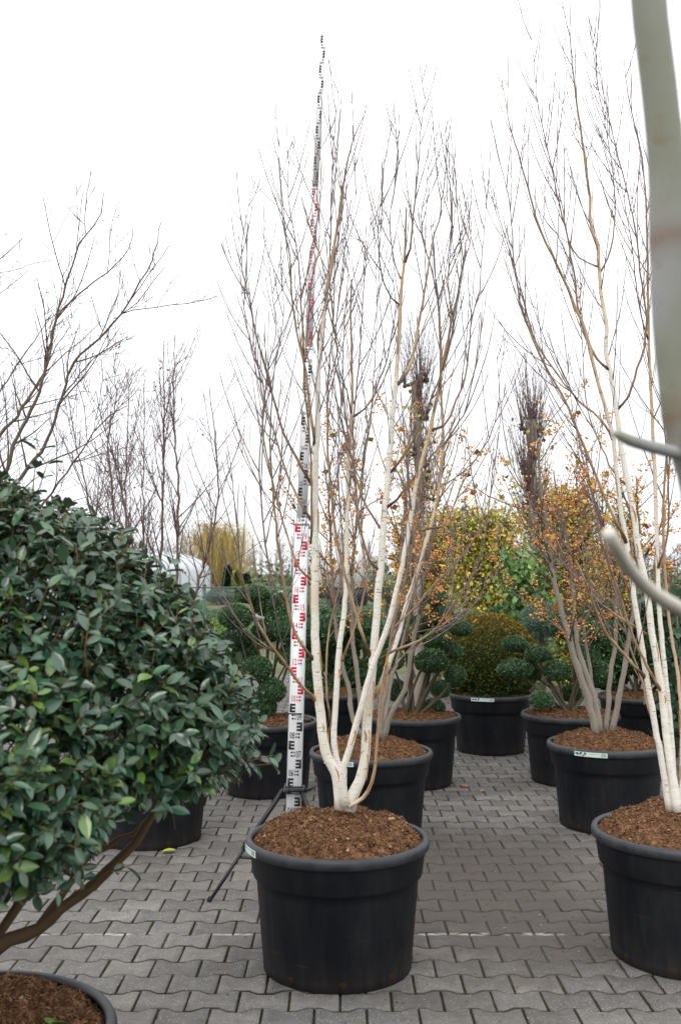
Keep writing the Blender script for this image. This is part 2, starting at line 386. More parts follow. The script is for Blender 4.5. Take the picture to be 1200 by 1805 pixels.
def curved_plate(r, z0, z1, a0, a1, n=10, slope=0.0):
    V = []; Q = []
    for i in range(n + 1):
        a = a0 + (a1 - a0) * i / n
        for z, rr in ((z0, r - slope), (z1, r)):
            V += [(rr * math.cos(a), rr * math.sin(a), z)]
    for i in range(n): Q.append((2 * i, 2 * i + 2, 2 * i + 3, 2 * i + 1))
    return V, Q
s = Soup(); V, Q = curved_plate(.4088, .518, .548, -.27, .27, 16); s.add(V, Q)
LABEL_ME = s.mesh('label', M['label'])
s = Soup(); rs = np.random.RandomState(5)
x = -.25
for wdt, z0, z1 in ((.022, .529, .539), (.020, .525, .543), (.010, .531, .537), (.016, .527, .536), (.022, .529, .545), (.010, .536, .546), (.030, .522, .529), (.020, .527, .546), (.014, .533, .541)):
    V, Q = curved_plate(.4094, z0, z1, x, x + wdt, 2); s.add(V, Q); x += wdt + .003
for i in range(14):
    x0 = -.02 + i * .012; V, Q = curved_plate(.4094, .537, .5395, x0, x0 + rs.uniform(.004, .009), 1); s.add(V, Q)
for i in range(5):
    V, Q = curved_plate(.4094, .524 + i * .0042, .5255 + i * .0042, .17, .25, 2); s.add(V, Q)
PRINT_ME = s.mesh('label print', M['ink'])
s = Soup()
hv = [(0, 0, .004)] + [(.014 * math.cos(t) * (1 + .45 * math.sin(3 * t)), .017 * math.sin(t) * (1 + .2 * math.cos(2 * t)), 0) for t in np.linspace(0, 2 * math.pi, 10)[:-1]]
s.add(hv, None, [(0, 1 + i, 1 + (i + 1) % 9) for i in range(9)])
HOLE_ME = s.mesh('drain hole', M['hole'])
def soil_mesh(seed, mound):
    rr = np.random.RandomState(seed); s = Soup(); nr, na = 34, 120; V = []; R0 = .379
    def hgt(x, y):
        r = math.hypot(x, y) / R0
        h = mound * (1 - r ** 2.2) * .9 + .026 * min(1, (1 - r) * 6)
        h += .028 * mnoise.noise((x * 7 + seed, y * 7, 0)) + .016 * mnoise.noise((x * 19, y * 19, seed)) * (1 if r < .96 else .3) + .010 * mnoise.noise((x * 55, y * 55, seed + 3))
        return PH - .035 + h
    for i in range(nr):
        r = R0 * ((i + .0) / (nr - 1)) ** .8
        for j in range(na):
            a = 2 * math.pi * (j + .5 * (i % 2)) / na; x, y = r * math.cos(a), r * math.sin(a)
            V.append((x, y, hgt(x, y) + rr.normal() * .0022))
    i = np.arange(nr - 1)[:, None] * na; j = np.arange(na)[None]; k = (j + 1) % na
    s.add(V, np.stack([i + j, i + na + j, i + na + k, i + k], -1).reshape(-1, 4))
    soil = s.mesh('soil', M['soil'], True)
    f = Soup(); n = 10000; r = R0 * 1.0 * np.sqrt(rr.uniform(0, 1, n)); a = rr.uniform(0, 2 * math.pi, n)
    x, y = r * np.cos(a), r * np.sin(a); z = np.array([hgt(p, q) for p, q in zip(x, y)]) + rr.uniform(-.001, .005, n)
    d = unit(n, rr); d[:, 2] *= .45
    pal = np.array([(.13, .066, .034), (.21, .112, .058), (.33, .195, .108), (.055, .028, .016), (.45, .31, .19)])
    c = pal[rr.choice(5, n, p=[.34, .36, .17, .11, .02])] * rr.uniform(.8, 1.2, (n, 1))
    ln = rr.uniform(.007, .030, n) ; sc = np.c_[rr.uniform(.0005, .0017, n), ln, np.full(n, .0025)]
    tv = np.array([(-1, -.5, 0), (1, -.5, .2), (.7, .5, 0), (-.7, .5, .3), (0, 0, 1.0)])
    f.scatter(tv, None, frames(d, rr.uniform(0, 6.28, n)), np.c_[x, y, z], sc, c, [(0, 1, 4), (1, 2, 4), (2, 3, 4), (3, 0, 4)])
    n = 420; r = R0 * .97 * np.sqrt(rr.uniform(0, 1, n)); a = rr.uniform(0, 2 * math.pi, n); x, y = r * np.cos(a), r * np.sin(a)
    z = np.array([hgt(p, q) for p, q in zip(x, y)]); c = pal[rr.choice(5, n, p=[.4, .3, .1, .18, .02])]
    cv = np.array([(1, 0, 0), (-.9, .1, 0), (0, 1.1, 0), (.1, -.9, .1), (0, 0, .9), (0, 0, -1)])
    f.scatter(cv, None, frames(unit(n, rr), rr.uniform(0, 6, n)), np.c_[x, y, z], rr.uniform(.004, .013, (n, 3)), c, [(0,2,4),(2,1,4),(1,3,4),(3,0,4),(2,0,5),(1,2,5),(3,1,5),(0,3,5)])
    fib = f.mesh('compost fibre', M['fibre'])
    return soil, fib, hgt
SOILS = [soil_mesh(1, .115), soil_mesh(2, .085), soil_mesh(3, .03)]
def tub(root, soil=1, label_az=None, scale=1.0, hole=True, rz=0.0, h=1.0):
    """pot (> rim, label, drain holes), soil (> compost fibre) under a potted plant"""
    pot = link('pot', POT_BODY, root); pot.scale = (scale, scale, scale * h); pot.rotation_euler = (0, 0, rz)
    link('rim', POT_RIM, pot)
    if label_az is not None:
        l = link('label', LABEL_ME, pot); l.rotation_euler = (0, 0, label_az - rz)
        l2 = link('label_print', PRINT_ME, pot); l2.rotation_euler = (0, 0, label_az - rz)
    if hole:
        for k in range(9):
            a = math.radians(20 + 40 * k)
            q = link('drain_hole', HOLE_ME, pot); q.location = (.3275 * math.cos(a), .3275 * math.sin(a), .036)
            q.rotation_euler = (math.pi / 2, 0, a + math.pi / 2)
    so = link('soil', SOILS[soil][0], root); so.scale = (scale, scale, scale * h); so.rotation_euler = (0, 0, rz * 3)
    fb = link('compost_fibre', SOILS[soil][1], so); fb['kind'] = 'stuff'
    return pot
TOWARD = -math.pi / 2          # azimuth that faces the camera

# ------------------------------------------------------------------ woody plants
def birch_col(r):
    r = np.asarray(r); st = [(.0, (.20, .155, .155)), (.0030, (.19, .14, .13)), (.0042, (.23, .155, .11)), (.0062, (.37, .235, .13)), (.0082, (.58, .44, .29)), (.0102, (.76, .72, .64)), (.03, (.79, .76, .68))]
    return np.stack([np.interp(r, [q[0] for q in st], [q[1][i] for q in st]) for i in range(3)], -1)
def twig_col(base_c, old_c, r1):
    def f(r):
        t = np.clip(np.asarray(r) / r1, 0, 1)[:, None]; return (1 - t) * np.array(base_c) + t * np.array(old_c)
    return f
def knob(pts, r0, r1, rng, pw=1.0):
    n = len(pts); t = np.linspace(0, 1, n); r = r0 + (r1 - r0) * t ** pw
    return r * (1 + .10 * rng.normal(size=n).clip(-1, 1.6))
def shoot(p, d, length, rng, up=.5, wob=.06, step=.05):
    n = max(4, int(length / step)); pts = [np.array(p)]; d = np.array(d, float); d /= np.linalg.norm(d)
    for i in range(n):
        d = d + np.array([0, 0, up / n]) + rng.normal(size=3) * wob; d /= np.linalg.norm(d); pts.append(pts[-1] + d * length / n)
    return np.array(pts)
def side_dir(t, ang, rng, flat=None):
    v = rng.normal(size=3)
    if flat is not None: v[1] *= flat
    v -= t * v.dot(t); v /= np.linalg.norm(v) + 1e-9
    return t * math.cos(ang) + v * math.sin(ang)
def twigs_on(soup, pts, rng, r0, colf, every=.13, lmin=.2, lmax=.6, up=.55, ang=(30, 50), start=.15, sub=2, sides=4, bud=True, rec=None, wob=.05):
    seg = np.linalg.norm(np.diff(pts, axis=0), axis=1); L = seg.sum(); cum = np.r_[0, np.cumsum(seg)]
    q = L * start + rng.uniform(0, every)
    while q < L * .97:
        i = min(len(pts) - 2, int(np.searchsorted(cum, q)) - 1); i = max(i, 0)
        t = pts[i + 1] - pts[i]; t = t / (np.linalg.norm(t) + 1e-9); f = q / L
        ln = rng.uniform(lmin, lmax) * (1.1 - .62 * f)
        d = side_dir(t, math.radians(rng.uniform(*ang)), rng); d[2] += .15
        sp = shoot(pts[i], d, ln, rng, up, wob, .045); rr = min(r0, .0012 + .0032 * ln)
        rad = np.linspace(rr * .9, .00125, len(sp))
        if bud: rad = rad * np.where(np.arange(len(sp)) % 2 == 1, 1.35, .92); rad[-1] *= 1.2
        soup.tube(sp, rad, sides, colf=colf)
        if rec is not None: rec.append(sp)
        if sub:
            for _ in range(rng.randint(0, sub + 1)):
                k = rng.randint(1, len(sp) - 2) if len(sp) > 3 else 1
                t2 = sp[k + 1] - sp[k]; t2 /= np.linalg.norm(t2) + 1e-9
                s2 = shoot(sp[k], side_dir(t2, math.radians(rng.uniform(28, 48)), rng), ln * rng.uniform(.25, .55), rng, up, wob, .045)
                soup.tube(s2, np.linspace(max(rr * .6, .0016), .0012, len(s2)), 3, colf=colf)
                if rec is not None: rec.append(s2)
        q += every * rng.uniform(.6, 1.5)
def trace(pxs, d0, d1, bow=0.0):
    """pixel path -> world path; the depth runs from d0 (known attachment) to d1 (spread of the crown)"""
    n = len(pxs); L = np.r_[0, np.cumsum([math.dist(pxs[i], pxs[i + 1]) for i in range(n - 1)])]; L = L / L[-1]
    return np.array([P(x, y, d0 + (d1 - d0) * (t ** .8) + bow * math.sin(math.pi * t)) for (x, y), t in zip(pxs, L)])
def depth_at(path, y):
    """depth and index of the point of a world path that shows at image row y"""
    yy = [to_px(p)[1] for p in path]; i = int(np.argmin([abs(v - y) for v in yy])); return path[i][1]

def local(root, pts): return np.asarray(pts) - np.array(root.location)

def build_birch(root, stems, branches, seed, dens=.11, flaps=True, lm=(.22, .62)):
    """stems: (name, px path, depth0, depth1, r0, r1); branches: (stem index, px path, depth change, r0, r1)"""
    rng = np.random.RandomState(seed); tw = Soup(); paths = []; objs = []
    for i, (pxs, d0, d1, r0, r1) in enumerate(stems):
        p = catmull(trace(pxs, d0, d1), .045); p[1:-1] += rng.normal(size=(len(p) - 2, 3)) * .0010
        paths.append(p); s = Soup()
        t = np.linspace(0, 1, len(p)); r = r1 + (r0 - r1) * (1 - t) ** .85; r[:5] *= np.linspace(1.28, 1, 5)
        r = r * (1 + .012 * rng.normal(size=len(r)).clip(-1, 2)) * .90
        s.tube(local(root, p), r, 12, colf=birch_col)
        o = link('stem', s.mesh('stem', M['birch'], True), root); objs.append(o)
        up = p[int(len(p) * .45):]
        twigs_on(tw, local(root, up), rng, .0034, birch_col, dens * 1.15, lm[0], lm[1], .85, (22, 40), .05, wob=.022)
        if flaps:
            for _ in range(11):
                k = rng.randint(1, max(4, int(len(p) * .5))); a = rng.uniform(0, 6.28); rr = r[k]; out = np.array([math.cos(a), math.sin(a), 0])
                ln = rng.uniform(.03, .15); w = rng.uniform(.002, .006); side = np.array([-out[1], out[0], 0]); V = []; cu = rng.uniform(.1, .9); up_ = rng.choice([-1, 1])
                tt = p[min(k + 1, len(p) - 1)] - p[k]; tt /= np.linalg.norm(tt)
                for q in np.linspace(0, 1, 6):
                    c = p[k] + out * (rr * (1.02 + cu * q * q)) + tt * ln * q * up_ + side * .004 * math.sin(q * 4)
                    ww = w * (.35 + .65 * math.sin(math.pi * min(1, q * .8 + .2))); V += [c - side * ww, c + side * ww + out * ww * .8]
                fl = Soup(); fl.add(local(root, V), [(2 * q, 2 * q + 1, 2 * q + 3, 2 * q + 2) for q in range(5)])
                link('bark_flap', fl.mesh('bark flap', M['flap']), o)
    for (si, pxs, dd, r0, r1) in branches:
        d0 = depth_at(paths[si] if si < 100 else bpaths[si - 100], pxs[0][1])
        p = catmull(trace(pxs, d0, d0 + dd, dd * .15), .05); p[1:] += rng.normal(size=(len(p) - 1, 3)) * .0012
        paths.append(p); s = Soup(); t = np.linspace(0, 1, len(p)); r = r1 + (r0 - r1) * (1 - t) ** 1.1
        r = r * np.where(np.arange(len(r)) % 3 == 0, 1.10, .97) * .92; r[0] *= 1.3
        bc = birch_col(r); bc[:2] = (.13, .075, .045); bc[2] = bc[2] * .6 + np.array([.06, .035, .02]); bc = np.repeat(bc, 7, axis=0); bc = np.vstack([bc, bc[-1], bc[0]])
        s.tube(local(root, p), r, 7, col=bc)
        link('branch', s.mesh('branch', M['birch'], True), objs[si] if si < len(objs) else objs[0])
        twigs_on(tw, local(root, p), rng, .0030, birch_col, dens, lm[0], lm[1], .85, (22, 40), .18, wob=.022)
    o = link('twigs', tw.mesh('twigs', M['birch'])); o.parent = root; o['kind'] = 'stuff'
    return paths

# main birch --------------------------------------------------------
D0 = 4.5
root = thing('potted_birch', 'multi-stem white birch in black tub directly in front of the measuring staff', 'potted tree', (X(595, D0), D0, 0), 0, 'bare white-barked birches in tubs')
tub(root, 0, math.radians(-163), rz=.25)
stemsA = [
 ([(601,1425),(598,1390),(591,1362),(577,1335),(568,1288),(562,1225),(557,1165),(555,1100),(555,1003),(555,950),(555,880),(556,833),(557,794),(560,763),(560,717),(561,658),(566,610),(571,558),(578,497),(585,460),(593,411),(600,363),(607,314),(614,277),(627,234),(645,195)], 4.48, 4.40, .026, .0016),
 ([(605,1420),(603,1380),(594,1345),(588,1300),(590,1255),(594,1195),(597,1150),(605,1090),(609,1045),(610,1000),(611,962),(611,927),(613,868),(613,822),(617,775),(619,731),(621,690),(620,650),(620,606),(618,570),(618,526),(620,492)], 4.54, 4.85, .017, .004),
 ([(616,1428),(622,1402),(634,1375),(641,1348),(645,1306),(648,1264),(653,1216),(657,1168),(662,1105),(666,1045),(671,1003),(674,962),(676,915),(681,868),(684,822),(689,775),(692,728),(697,682),(700,635),(703,595),(706,535),(709,488),(713,452),(715,397),(716,366)], 4.47, 4.38, .025, .0035),
 ([(607,1420),(604,1368),(610,1338),(617,1318),(629,1270),(641,1231),(650,1195),(668,1144),(683,1105),(692,1069),(701,1030),(708,1000),(712,978),(720,938),(727,892),(734,852),(744,810),(753,775),(760,752),(766,717),(772,698),(777,658),(786,615),(795,568),(803,535),(810,494),(816,466),(821,440)], 4.44, 4.22, .018, .003),
 ([(616,1422),(640,1405),(655,1380),(662,1345),(664,1310),(667,1270),(671,1235),(678,1190),(690,1120),(706,1050),(726,960),(750,880),(770,800)], 4.43, 4.15, .0085, .0016),
]
brA = [
 (2, [(653,1232),(665,1219),(677,1192),(692,1150),(704,1114),(713,1075),(725,1039),(737,1000),(746,969),(758,931),(765,903),(772,873),(776,833),(780,798),(781,763),(779,721),(777,682),(777,620),(774,549),(767,508),(756,460),(747,433),(742,380),(751,336),(754,262)], .30, .0125, .0015),
 (0, [(557,790),(549,740),(543,693),(539,658),(534,630),(526,600),(517,546),(513,497),(512,453),(502,411),(497,363),(494,314),(492,243)], -.12, .0085, .0014),
 (0, [(549,958),(549,857),(547,787),(540,717),(536,658),(540,606),(546,533),(552,480),(561,443),(564,375),(565,302),(566,204)], -.2, .006, .0014),
 (0, [(562,640),(560,600),(572,545),(580,485),(582,424),(583,375),(586,285),(590,229),(599,130)], .12, .0062, .0012),
 (0, [(534,630),(535,594),(531,546),(529,497),(522,429),(515,394),(508,350),(509,290),(523,238)], .05, .0055, .0012),
 (0, [(550,854),(524,810),(500,763),(489,728),(479,689),(469,651),(456,607),(445,563),(438,521),(427,472),(427,431),(437,365),(450,316)], -.35, .0075, .0012),
 (0, [(547,915),(524,875),(505,833),(491,787),(479,749),(465,705),(454,647),(447,600),(440,520),(421,470),(397,445),(393,428)], .3, .0065, .0011),
 (0, [(551,1022),(528,1003),(508,949),(486,871),(470,800),(462,740),(468,690),(474,640),(486,590),(480,520),(470,440),(455,380)], .42, .006, .0012),
 (0, [(555,1165),(533,1138),(520,1114),(509,1075),(498,1015),(489,950),(484,901),(480,845),(476,798),(478,730),(484,647),(500,560),(495,470)], -.45, .0085, .0012),
 (0, [(509,1075),(493,1055),(479,1018),(468,962),(462,903),(457,833),(461,763),(466,693),(440,600),(425,500),(420,405)], -.25, .005, .0011),
 (0, [(557,1235),(530,1207),(500,1165),(488,1151),(469,1124),(456,1101),(442,1066),(431,1035),(424,1009),(420,950),(414,892),(408,830),(398,770)], -.5, .0085, .0012),
 (0, [(488,1151),(451,1133),(433,1117),(419,1092),(405,1067),(392,1039)], -.2, .0042, .0012),
 (2, [(654,1159),(644,1135),(629,1087),(614,1033),(605,1000),(598,973),(590,930),(584,868),(578,810),(577,740),(580,650),(588,560),(590,470),(600,400),(612,330),(640,260)], -.4, .0085, .0012),
 (1, [(582,1267),(575,1195),(578,1126),(590,1066),(599,1030),(604,980),(600,900),(596,820),(600,740),(606,640)], .35, .006, .0015),
 (1, [(603,1165),(620,1120),(635,1072),(647,1015),(641,973),(637,915),(640,830),(652,740),(660,640),(664,540),(660,430),(652,360)], .5, .006, .0012),
 (3, [(668,1163),(695,1147),(740,1129),(770,1105),(794,1072),(818,1036),(839,1003),(852,960),(860,900),(868,830),(870,770)], -.35, .0065, .0012),
 (3, [(668,1144),(692,1108),(722,1081),(752,1045),(791,1003),(814,978),(842,938),(853,903),(870,850),(880,790)], .3, .006, .0012),
 (2, [(680,1192),(722,1144),(770,1108),(820,1075),(857,1045),(880,1000)], .1, .0042, .0012),
 (3, [(740,935),(758,931),(779,927),(793,906),(804,880),(814,852),(830,822),(853,787),(867,759),(877,717),(879,680),(873,600)], .4, .006, .0012),
 (3, [(761,758),(781,752),(793,735),(804,705),(818,670),(825,623),(831,563),(845,513),(846,488),(850,438),(856,369),(859,319)], .15, .0055, .0012),
 (2, [(688,833),(706,810),(720,791),(734,763),(751,724),(765,689),(776,660),(790,620),(800,560),(812,480),(826,400),(824,340)], -.3, .0062, .0012),
 (2, [(682,894),(699,880),(720,854),(741,829),(765,798),(783,782),(807,745),(818,731),(830,680),(845,610),(850,520)], -.35, .006, .0012),
 (2, [(704,538),(690,524),(676,499),(668,452),(667,383),(675,325),(678,252)], -.15, .004, .0011),
 (2, [(706,491),(698,474),(690,433),(687,397),(691,353),(701,300),(701,264),(694,200)], .2, .004, .0011),
 (2, [(700,677),(709,670),(720,651),(730,619),(738,571),(747,521),(753,480),(759,444),(766,411),(774,390),(778,355),(784,308),(787,220),(792,195)], .1, .0085, .0012),
 (2, [(713,463),(723,438),(727,397),(731,355),(737,292),(742,222),(749,175),(758,128)], -.05, .0055, .0012),
 (3, [(798,563),(791,521),(790,488),(794,438),(801,383),(806,303)], .12, .0035, .0011),
 (3, [(773,690),(776,640),(773,530),(787,494),(791,452),(796,402),(785,336)], -.15, .0035, .0011),
 (1, [(622,735),(645,719),(659,698),(668,670),(680,640),(690,590),(697,540),(690,480),(676,430)], -.1, .0055, .0012),
 (2, [(669,1005),(650,985),(634,927),(629,880),(625,833),(622,760),(628,690),(636,600),(640,520),(650,420),(660,330)], -.3, .0065, .0012),
 (2, [(676,938),(648,896),(634,864),(620,810),(610,740),(604,660),(608,560),(616,450),(622,390)], .15, .006, .0012),
 (1, [(619,731),(612,690),(598,650),(592,580),(600,500),(610,420),(630,330),(640,300)], -.2, .004, .0011),
 (3, [(816,466),(825,440),(830,397),(824,358),(817,339)], .1, .003, .0011),
]
build_birch(root, stemsA, brA, 21, .095)

# right birch -------------------------------------------------------
DB = 4.62
root = thing('potted_birch', 'white birch whose tub stands beside the tub of the crab apple with a mint label', 'potted tree', (X(1192, DB), DB, 0), 0, 'bare white-barked birches in tubs')
tub(root, 0, None, rz=1.1)
stemsB = [
 ([(1180,1428),(1166,1345),(1154,1283),(1141,1206),(1129,1128),(1116,1051),(1104,958),(1092,890),(1080,776),(1068,728),(1058,690),(1047,650),(1038,610),(1031,582),(1016,548),(1000,509),(980,465),(960,425),(943,382),(930,332),(920,299),(908,253),(897,216),(887,160),(878,120)], 4.58, 4.45, .017, .0013),
 ([(1194,1430),(1178,1330),(1166,1221),(1150,1128),(1138,1035),(1123,958),(1119,920),(1107,860),(1095,794),(1086,725),(1077,665),(1067,620),(1069,582),(1061,532),(1056,482),(1053,432),(1046,415),(1039,382),(1039,349),(1031,289),(1026,249),(1018,199),(1010,133),(1004,66),(1005,0)], 4.55, 4.62, .021, .0014),
 ([(1188,1415),(1184,1320),(1180,1270),(1172,1190),(1163,1097),(1158,1004),(1155,880),(1150,760),(1145,660),(1142,582),(1141,499),(1139,399),(1136,332),(1129,266),(1113,199),(1104,150),(1099,96)], 4.68, 4.85, .015, .0014),
 ([(1200,1420),(1200,1283),(1194,1190),(1181,1112),(1172,1020),(1168,927),(1172,820),(1182,700),(1190,560),(1185,420),(1178,300)], 4.74, 5.0, .010, .0014),
]
brB = [
 (0, [(1104,958),(1071,890),(1050,840),(1026,780),(1002,722),(984,686),(960,644),(939,599),(925,560),(916,532),(906,465),(903,416),(893,332),(882,293),(872,246),(858,199)], -.3, .0085, .0012),
 (0, [(1080,776),(1056,737),(1020,707),(984,662),(954,620),(936,584),(920,520),(905,470),(880,400),(862,320)], .3, .0065, .0011),
 (1, [(1075,653),(1050,632),(1035,599),(1021,560),(1012,490),(1000,420),(985,360),(968,280),(950,200),(942,130),(934,50)], -.1, .007, .0012),
 (1, [(1086,723),(1107,698),(1122,650),(1134,614),(1138,560),(1128,480),(1118,400),(1100,320),(1080,240),(1060,150),(1042,62),(1038,15)], -.25, .0065, .0011),
 (1, [(1056,482),(1070,455),(1080,420),(1083,360),(1080,310),(1068,230),(1052,140),(1046,60)], .2, .0045, .0011),
 (1, [(1052,470),(1020,455),(1004,430),(996,400),(985,340),(965,270),(950,215),(945,140)], .2, .0042, .0011),
 (0, [(1135,1193),(1100,1155),(1065,1110),(1040,1050),(1020,1000),(980,940),(945,900),(915,850),(895,800),(885,740)], -.5, .0085, .0012),
 (0, [(1138,1118),(1080,1080),(1040,1045),(1000,1000),(960,950),(925,930),(905,900),(885,870)], .35, .0065, .0012),
 (1, [(1166,1221),(1140,1175),(1110,1110),(1095,1060),(1075,1000),(1060,930),(1040,860),(1020,780),(1005,700),(1000,620)], -.35, .0075, .0012),
 (0, [(1154,1283),(1140,1240),(1128,1190),(1110,1140),(1092,1075),(1075,1010),(1055,940),(1045,880)], .4, .0065, .0014),
 (2, [(1158,1004),(1172,960),(1178,900),(1174,800),(1165,700),(1160,600),(1165,500)], -.3, .006, .0012),
 (2, [(1141,499),(1152,470),(1160,420),(1158,350),(1150,300),(1140,230)], .1, .004, .0011),
 (1, [(1107,860),(1080,830),(1060,790),(1040,740),(1030,690),(1025,600),(1015,520),(1000,440)], .4, .005, .0011),
 (2, [(1142,600),(1130,560),(1120,500),(1112,430),(1098,350),(1085,290),(1070,220)], -.2, .004, .0011),
]
build_birch(root, stemsB, brB, 22, .095)

# staff -------------------------------------------------------------
def staff_pt(y, x, t): return P(x, y, 5.36 + .38 * t)
joints = [staff_pt(1573, 513, 0), staff_pt(922, 531.5, .38), staff_pt(612, 544, .62), staff_pt(330, 555.5, .82), staff_pt(62, 570, 1.0)]
reads = [0.0, 2.0, 3.0, 4.0, 5.0]; widths = [.078, .052, .038, .030]; depthz = [.034, .026, .019, .014]
root = thing('levelling_staff', 'tall telescopic white measuring staff with black and red graduations behind the front birch tub', 'measuring staff', tuple(joints[0]))
base0 = joints[0].copy()
def stroke_mesh(boxes):
    s = Soup()
    for (x0, z0, x1, z1) in boxes: s.box((x0, -.0012, z0), (x1, 0, z1))
    return s
for k in range(4):
    a, b = joints[k] - base0, joints[k + 1] - base0; ax = (b - a).normalized(); w, dp = widths[k], depthz[k]
    xa = Vector((1, 0, 0)); xa = (xa - ax * xa.dot(ax)).normalized(); ya = ax.cross(xa)
    Mx = Matrix((xa, ya, ax)).transposed().to_4x4(); Mx.translation = a
    L = (b - a).length; s = Soup(); s.box((-w / 2, 0, 0), (w / 2, dp, L + (.0 if k == 3 else .03)))
    sec = link('staff_section', s.mesh('staff section', M['staff_white']), root); sec.matrix_local = Mx
    s = Soup()
    for sx in (-1, 1): s.box((sx * (w / 2 + .0015) - .0012, -.0008, 0), (sx * (w / 2 + .0015) + .0012, dp + .001, L))
    if k < 3: s.box((-w / 2 - .002, -.0022, L - .012), (w / 2 + .002, dp + .002, L - .002)); s.box((w / 2 + .003, .002, L - .03), (w / 2 + .013, .016, L - .012))
    e = link('section_edge', s.mesh('section edge', M['white'] if k else M['grey']), sec)
    per = L / (reads[k + 1] - reads[k]); n0 = int(round(reads[k] * 10)); n1 = int(round(reads[k + 1] * 10))
    for dm in range(max(n0, 3), n1):
        z = (dm / 10 - reads[k]) * per; u = per * .1; red = (dm // 10) % 2 == 1; left = dm % 2 == 1
        hw = w / 2; q = w / .078
        sgn = 1 if left else -1
        def bx(x0, z0, x1, z1):
            p0, p1 = sorted((sgn * x0, sgn * x1)); return (p0, z + z0 * u, p1, z + z1 * u)
        xs = -hw + .004 * q; t = .0105 * q
        bl = [bx(xs, .50, xs + t, .97)] + [bx(xs + t, v, xs + .030 * q, v + .11) for v in (.50, .68, .86)]
        bl += [bx(xs + .012 * q, .30, xs + .023 * q, .39), bx(xs + .012 * q, .12, xs + .023 * q, .21), bx(xs + .028 * q, .30, xs + .034 * q, .39), bx(xs + .028 * q, .12, xs + .034 * q, .21)]
        mk = link('graduation_mark', stroke_mesh(bl).mesh('graduation mark', M['staff_red'] if red else M['ink']), sec); mk.location = (0, -.0006, 0)
        fc = bpy.data.curves.new('numeral', 'FONT'); fc.body = '%02d' % dm; fc.size = .050 * q; fc.extrude = .0004; fc.resolution_u = 2; fc.align_x = 'CENTER'
        fc.materials.append(M['staff_red'] if red else M['ink'])
        to = bpy.data.objects.new('numeral', fc); tme = bpy.data.meshes.new_from_object(to); bpy.data.objects.remove(to); tx = link('numeral', tme, sec); tx.rotation_euler = (math.pi / 2, 0, 0); tx.scale = (.55, 1, 1); tx.location = (sgn * .018 * q, -.0012, z + .08 * u)
root_staff = root
# tripod
hub = joints[0] + (joints[1] - joints[0]) * (.555 / 2.0)
root = thing('tripod', 'black folding tripod holding the measuring staff upright', 'tripod', (hub.x, hub.y + .02, 0))
s = Soup(); rl = Vector(root.location); hz = hub.z
s.box((-.055, -.06, hz - .022), (.055, -.03, hz - .008)); s.box((-.055, .03, hz - .022), (.055, .05, hz - .008)); s.box((-.056, -.035, hz - .022), (-.044, .035, hz - .008)); s.box((.044, -.035, hz - .022), (.056, .035, hz - .008))
for a in (0, 2.1, 4.2): s.tube([(0.05 * math.cos(a), .05 * math.sin(a), hz - .03), (.10 * math.cos(a), .10 * math.sin(a), hz - .012)], .010, 6)
link('clamp_head', s.mesh('clamp head', M['black_metal']), root)
f1 = G(368, 1590) - rl; fa = math.atan2(f1.y, f1.x); fl = f1.length
for i, a in enumerate((fa, fa + 2.094, fa - 2.094)):
    s = Soup(); d = Vector((math.cos(a), math.sin(a), 0)); p0 = d * .06 + Vector((0, 0, hz - .02)); p1 = d * (fl - .01) + Vector((0, 0, .012)); m = p0.lerp(p1, .55)
    s.tube([p0, m], .0135, 4); s.tube([m, p1], .0095, 6)
    lg = link('leg', s.mesh('leg', M['black_metal']), root)
    s = Soup(); s.tube([p1 + Vector((0, 0, .012)), p1 + d * .01 + Vector((0, 0, -.010))], .013, 8); link('rubber_foot', s.mesh('rubber foot', M['tyre']), lg)
    s = Soup(); q = p0.lerp(p1, .62); s.tube([q, Vector((d.x * .05, d.y * .05, q.z - .03))], .007, 5); link('brace', s.mesh('brace', M['black_metal']), lg)
s = Soup(); s.tube([(.0, .05, hz + .34), (.05, .03, hz + .34), (.085, .02, hz + .345)], [.006, .008, .014], 8)
s.box((-.044, -.0635, hz + .385), (.044, -.0600, hz + .392)); s.box((-.044, -.0640, hz + .0), (.044, -.0600, hz + .008)); s.box((-.012, .045, hz - .3), (.012, .06, hz + .40))
link('strap_post', s.mesh('strap post', M['black_metal']), root)

# ------------------------------------------------------------------ big evergreen shrub in the foreground
DS = 2.6
root = thing('potted_evergreen_shrub', 'large round evergreen shrub with glossy dark oval leaves in a black tub', 'potted shrub', (X(-62, DS), DS, 0))
tub(root, 2, None, rz=.4)
rng = np.random.RandomState(31)
ppm = F / DS
LOWER = ([-300, 0, 60, 100, 130, 160, 200, 250, 300, 370, 430, 600], [1640, 1575, 1570, 1545, 1490, 1455, 1450, 1430, 1425, 1395, 1340, 1300])
UPPER = ([-300, -100, 0, 50, 100, 200, 250, 300, 350, 380, 410, 432, 448, 470], [900, 855, 862, 868, 890, 938, 985, 1036, 1092, 1130, 1180, 1230, 1300, 1600])
ELL = [(np.array(P(-60, 1235, 2.62)), np.array([385 / ppm, .56, 340 / ppm])), (np.array(P(200, 1275, 2.60)), np.array([215 / ppm, .38, 200 / ppm])), (np.array(P(10, 1380, 2.32)), np.array([170 / ppm, .40, 185 / ppm]))]
def inside(p, k, f=.9):
    return any((((p - c) / r) ** 2).sum() < f for i, (c, r) in enumerate(ELL) if i != k)
sp, sd = [], []
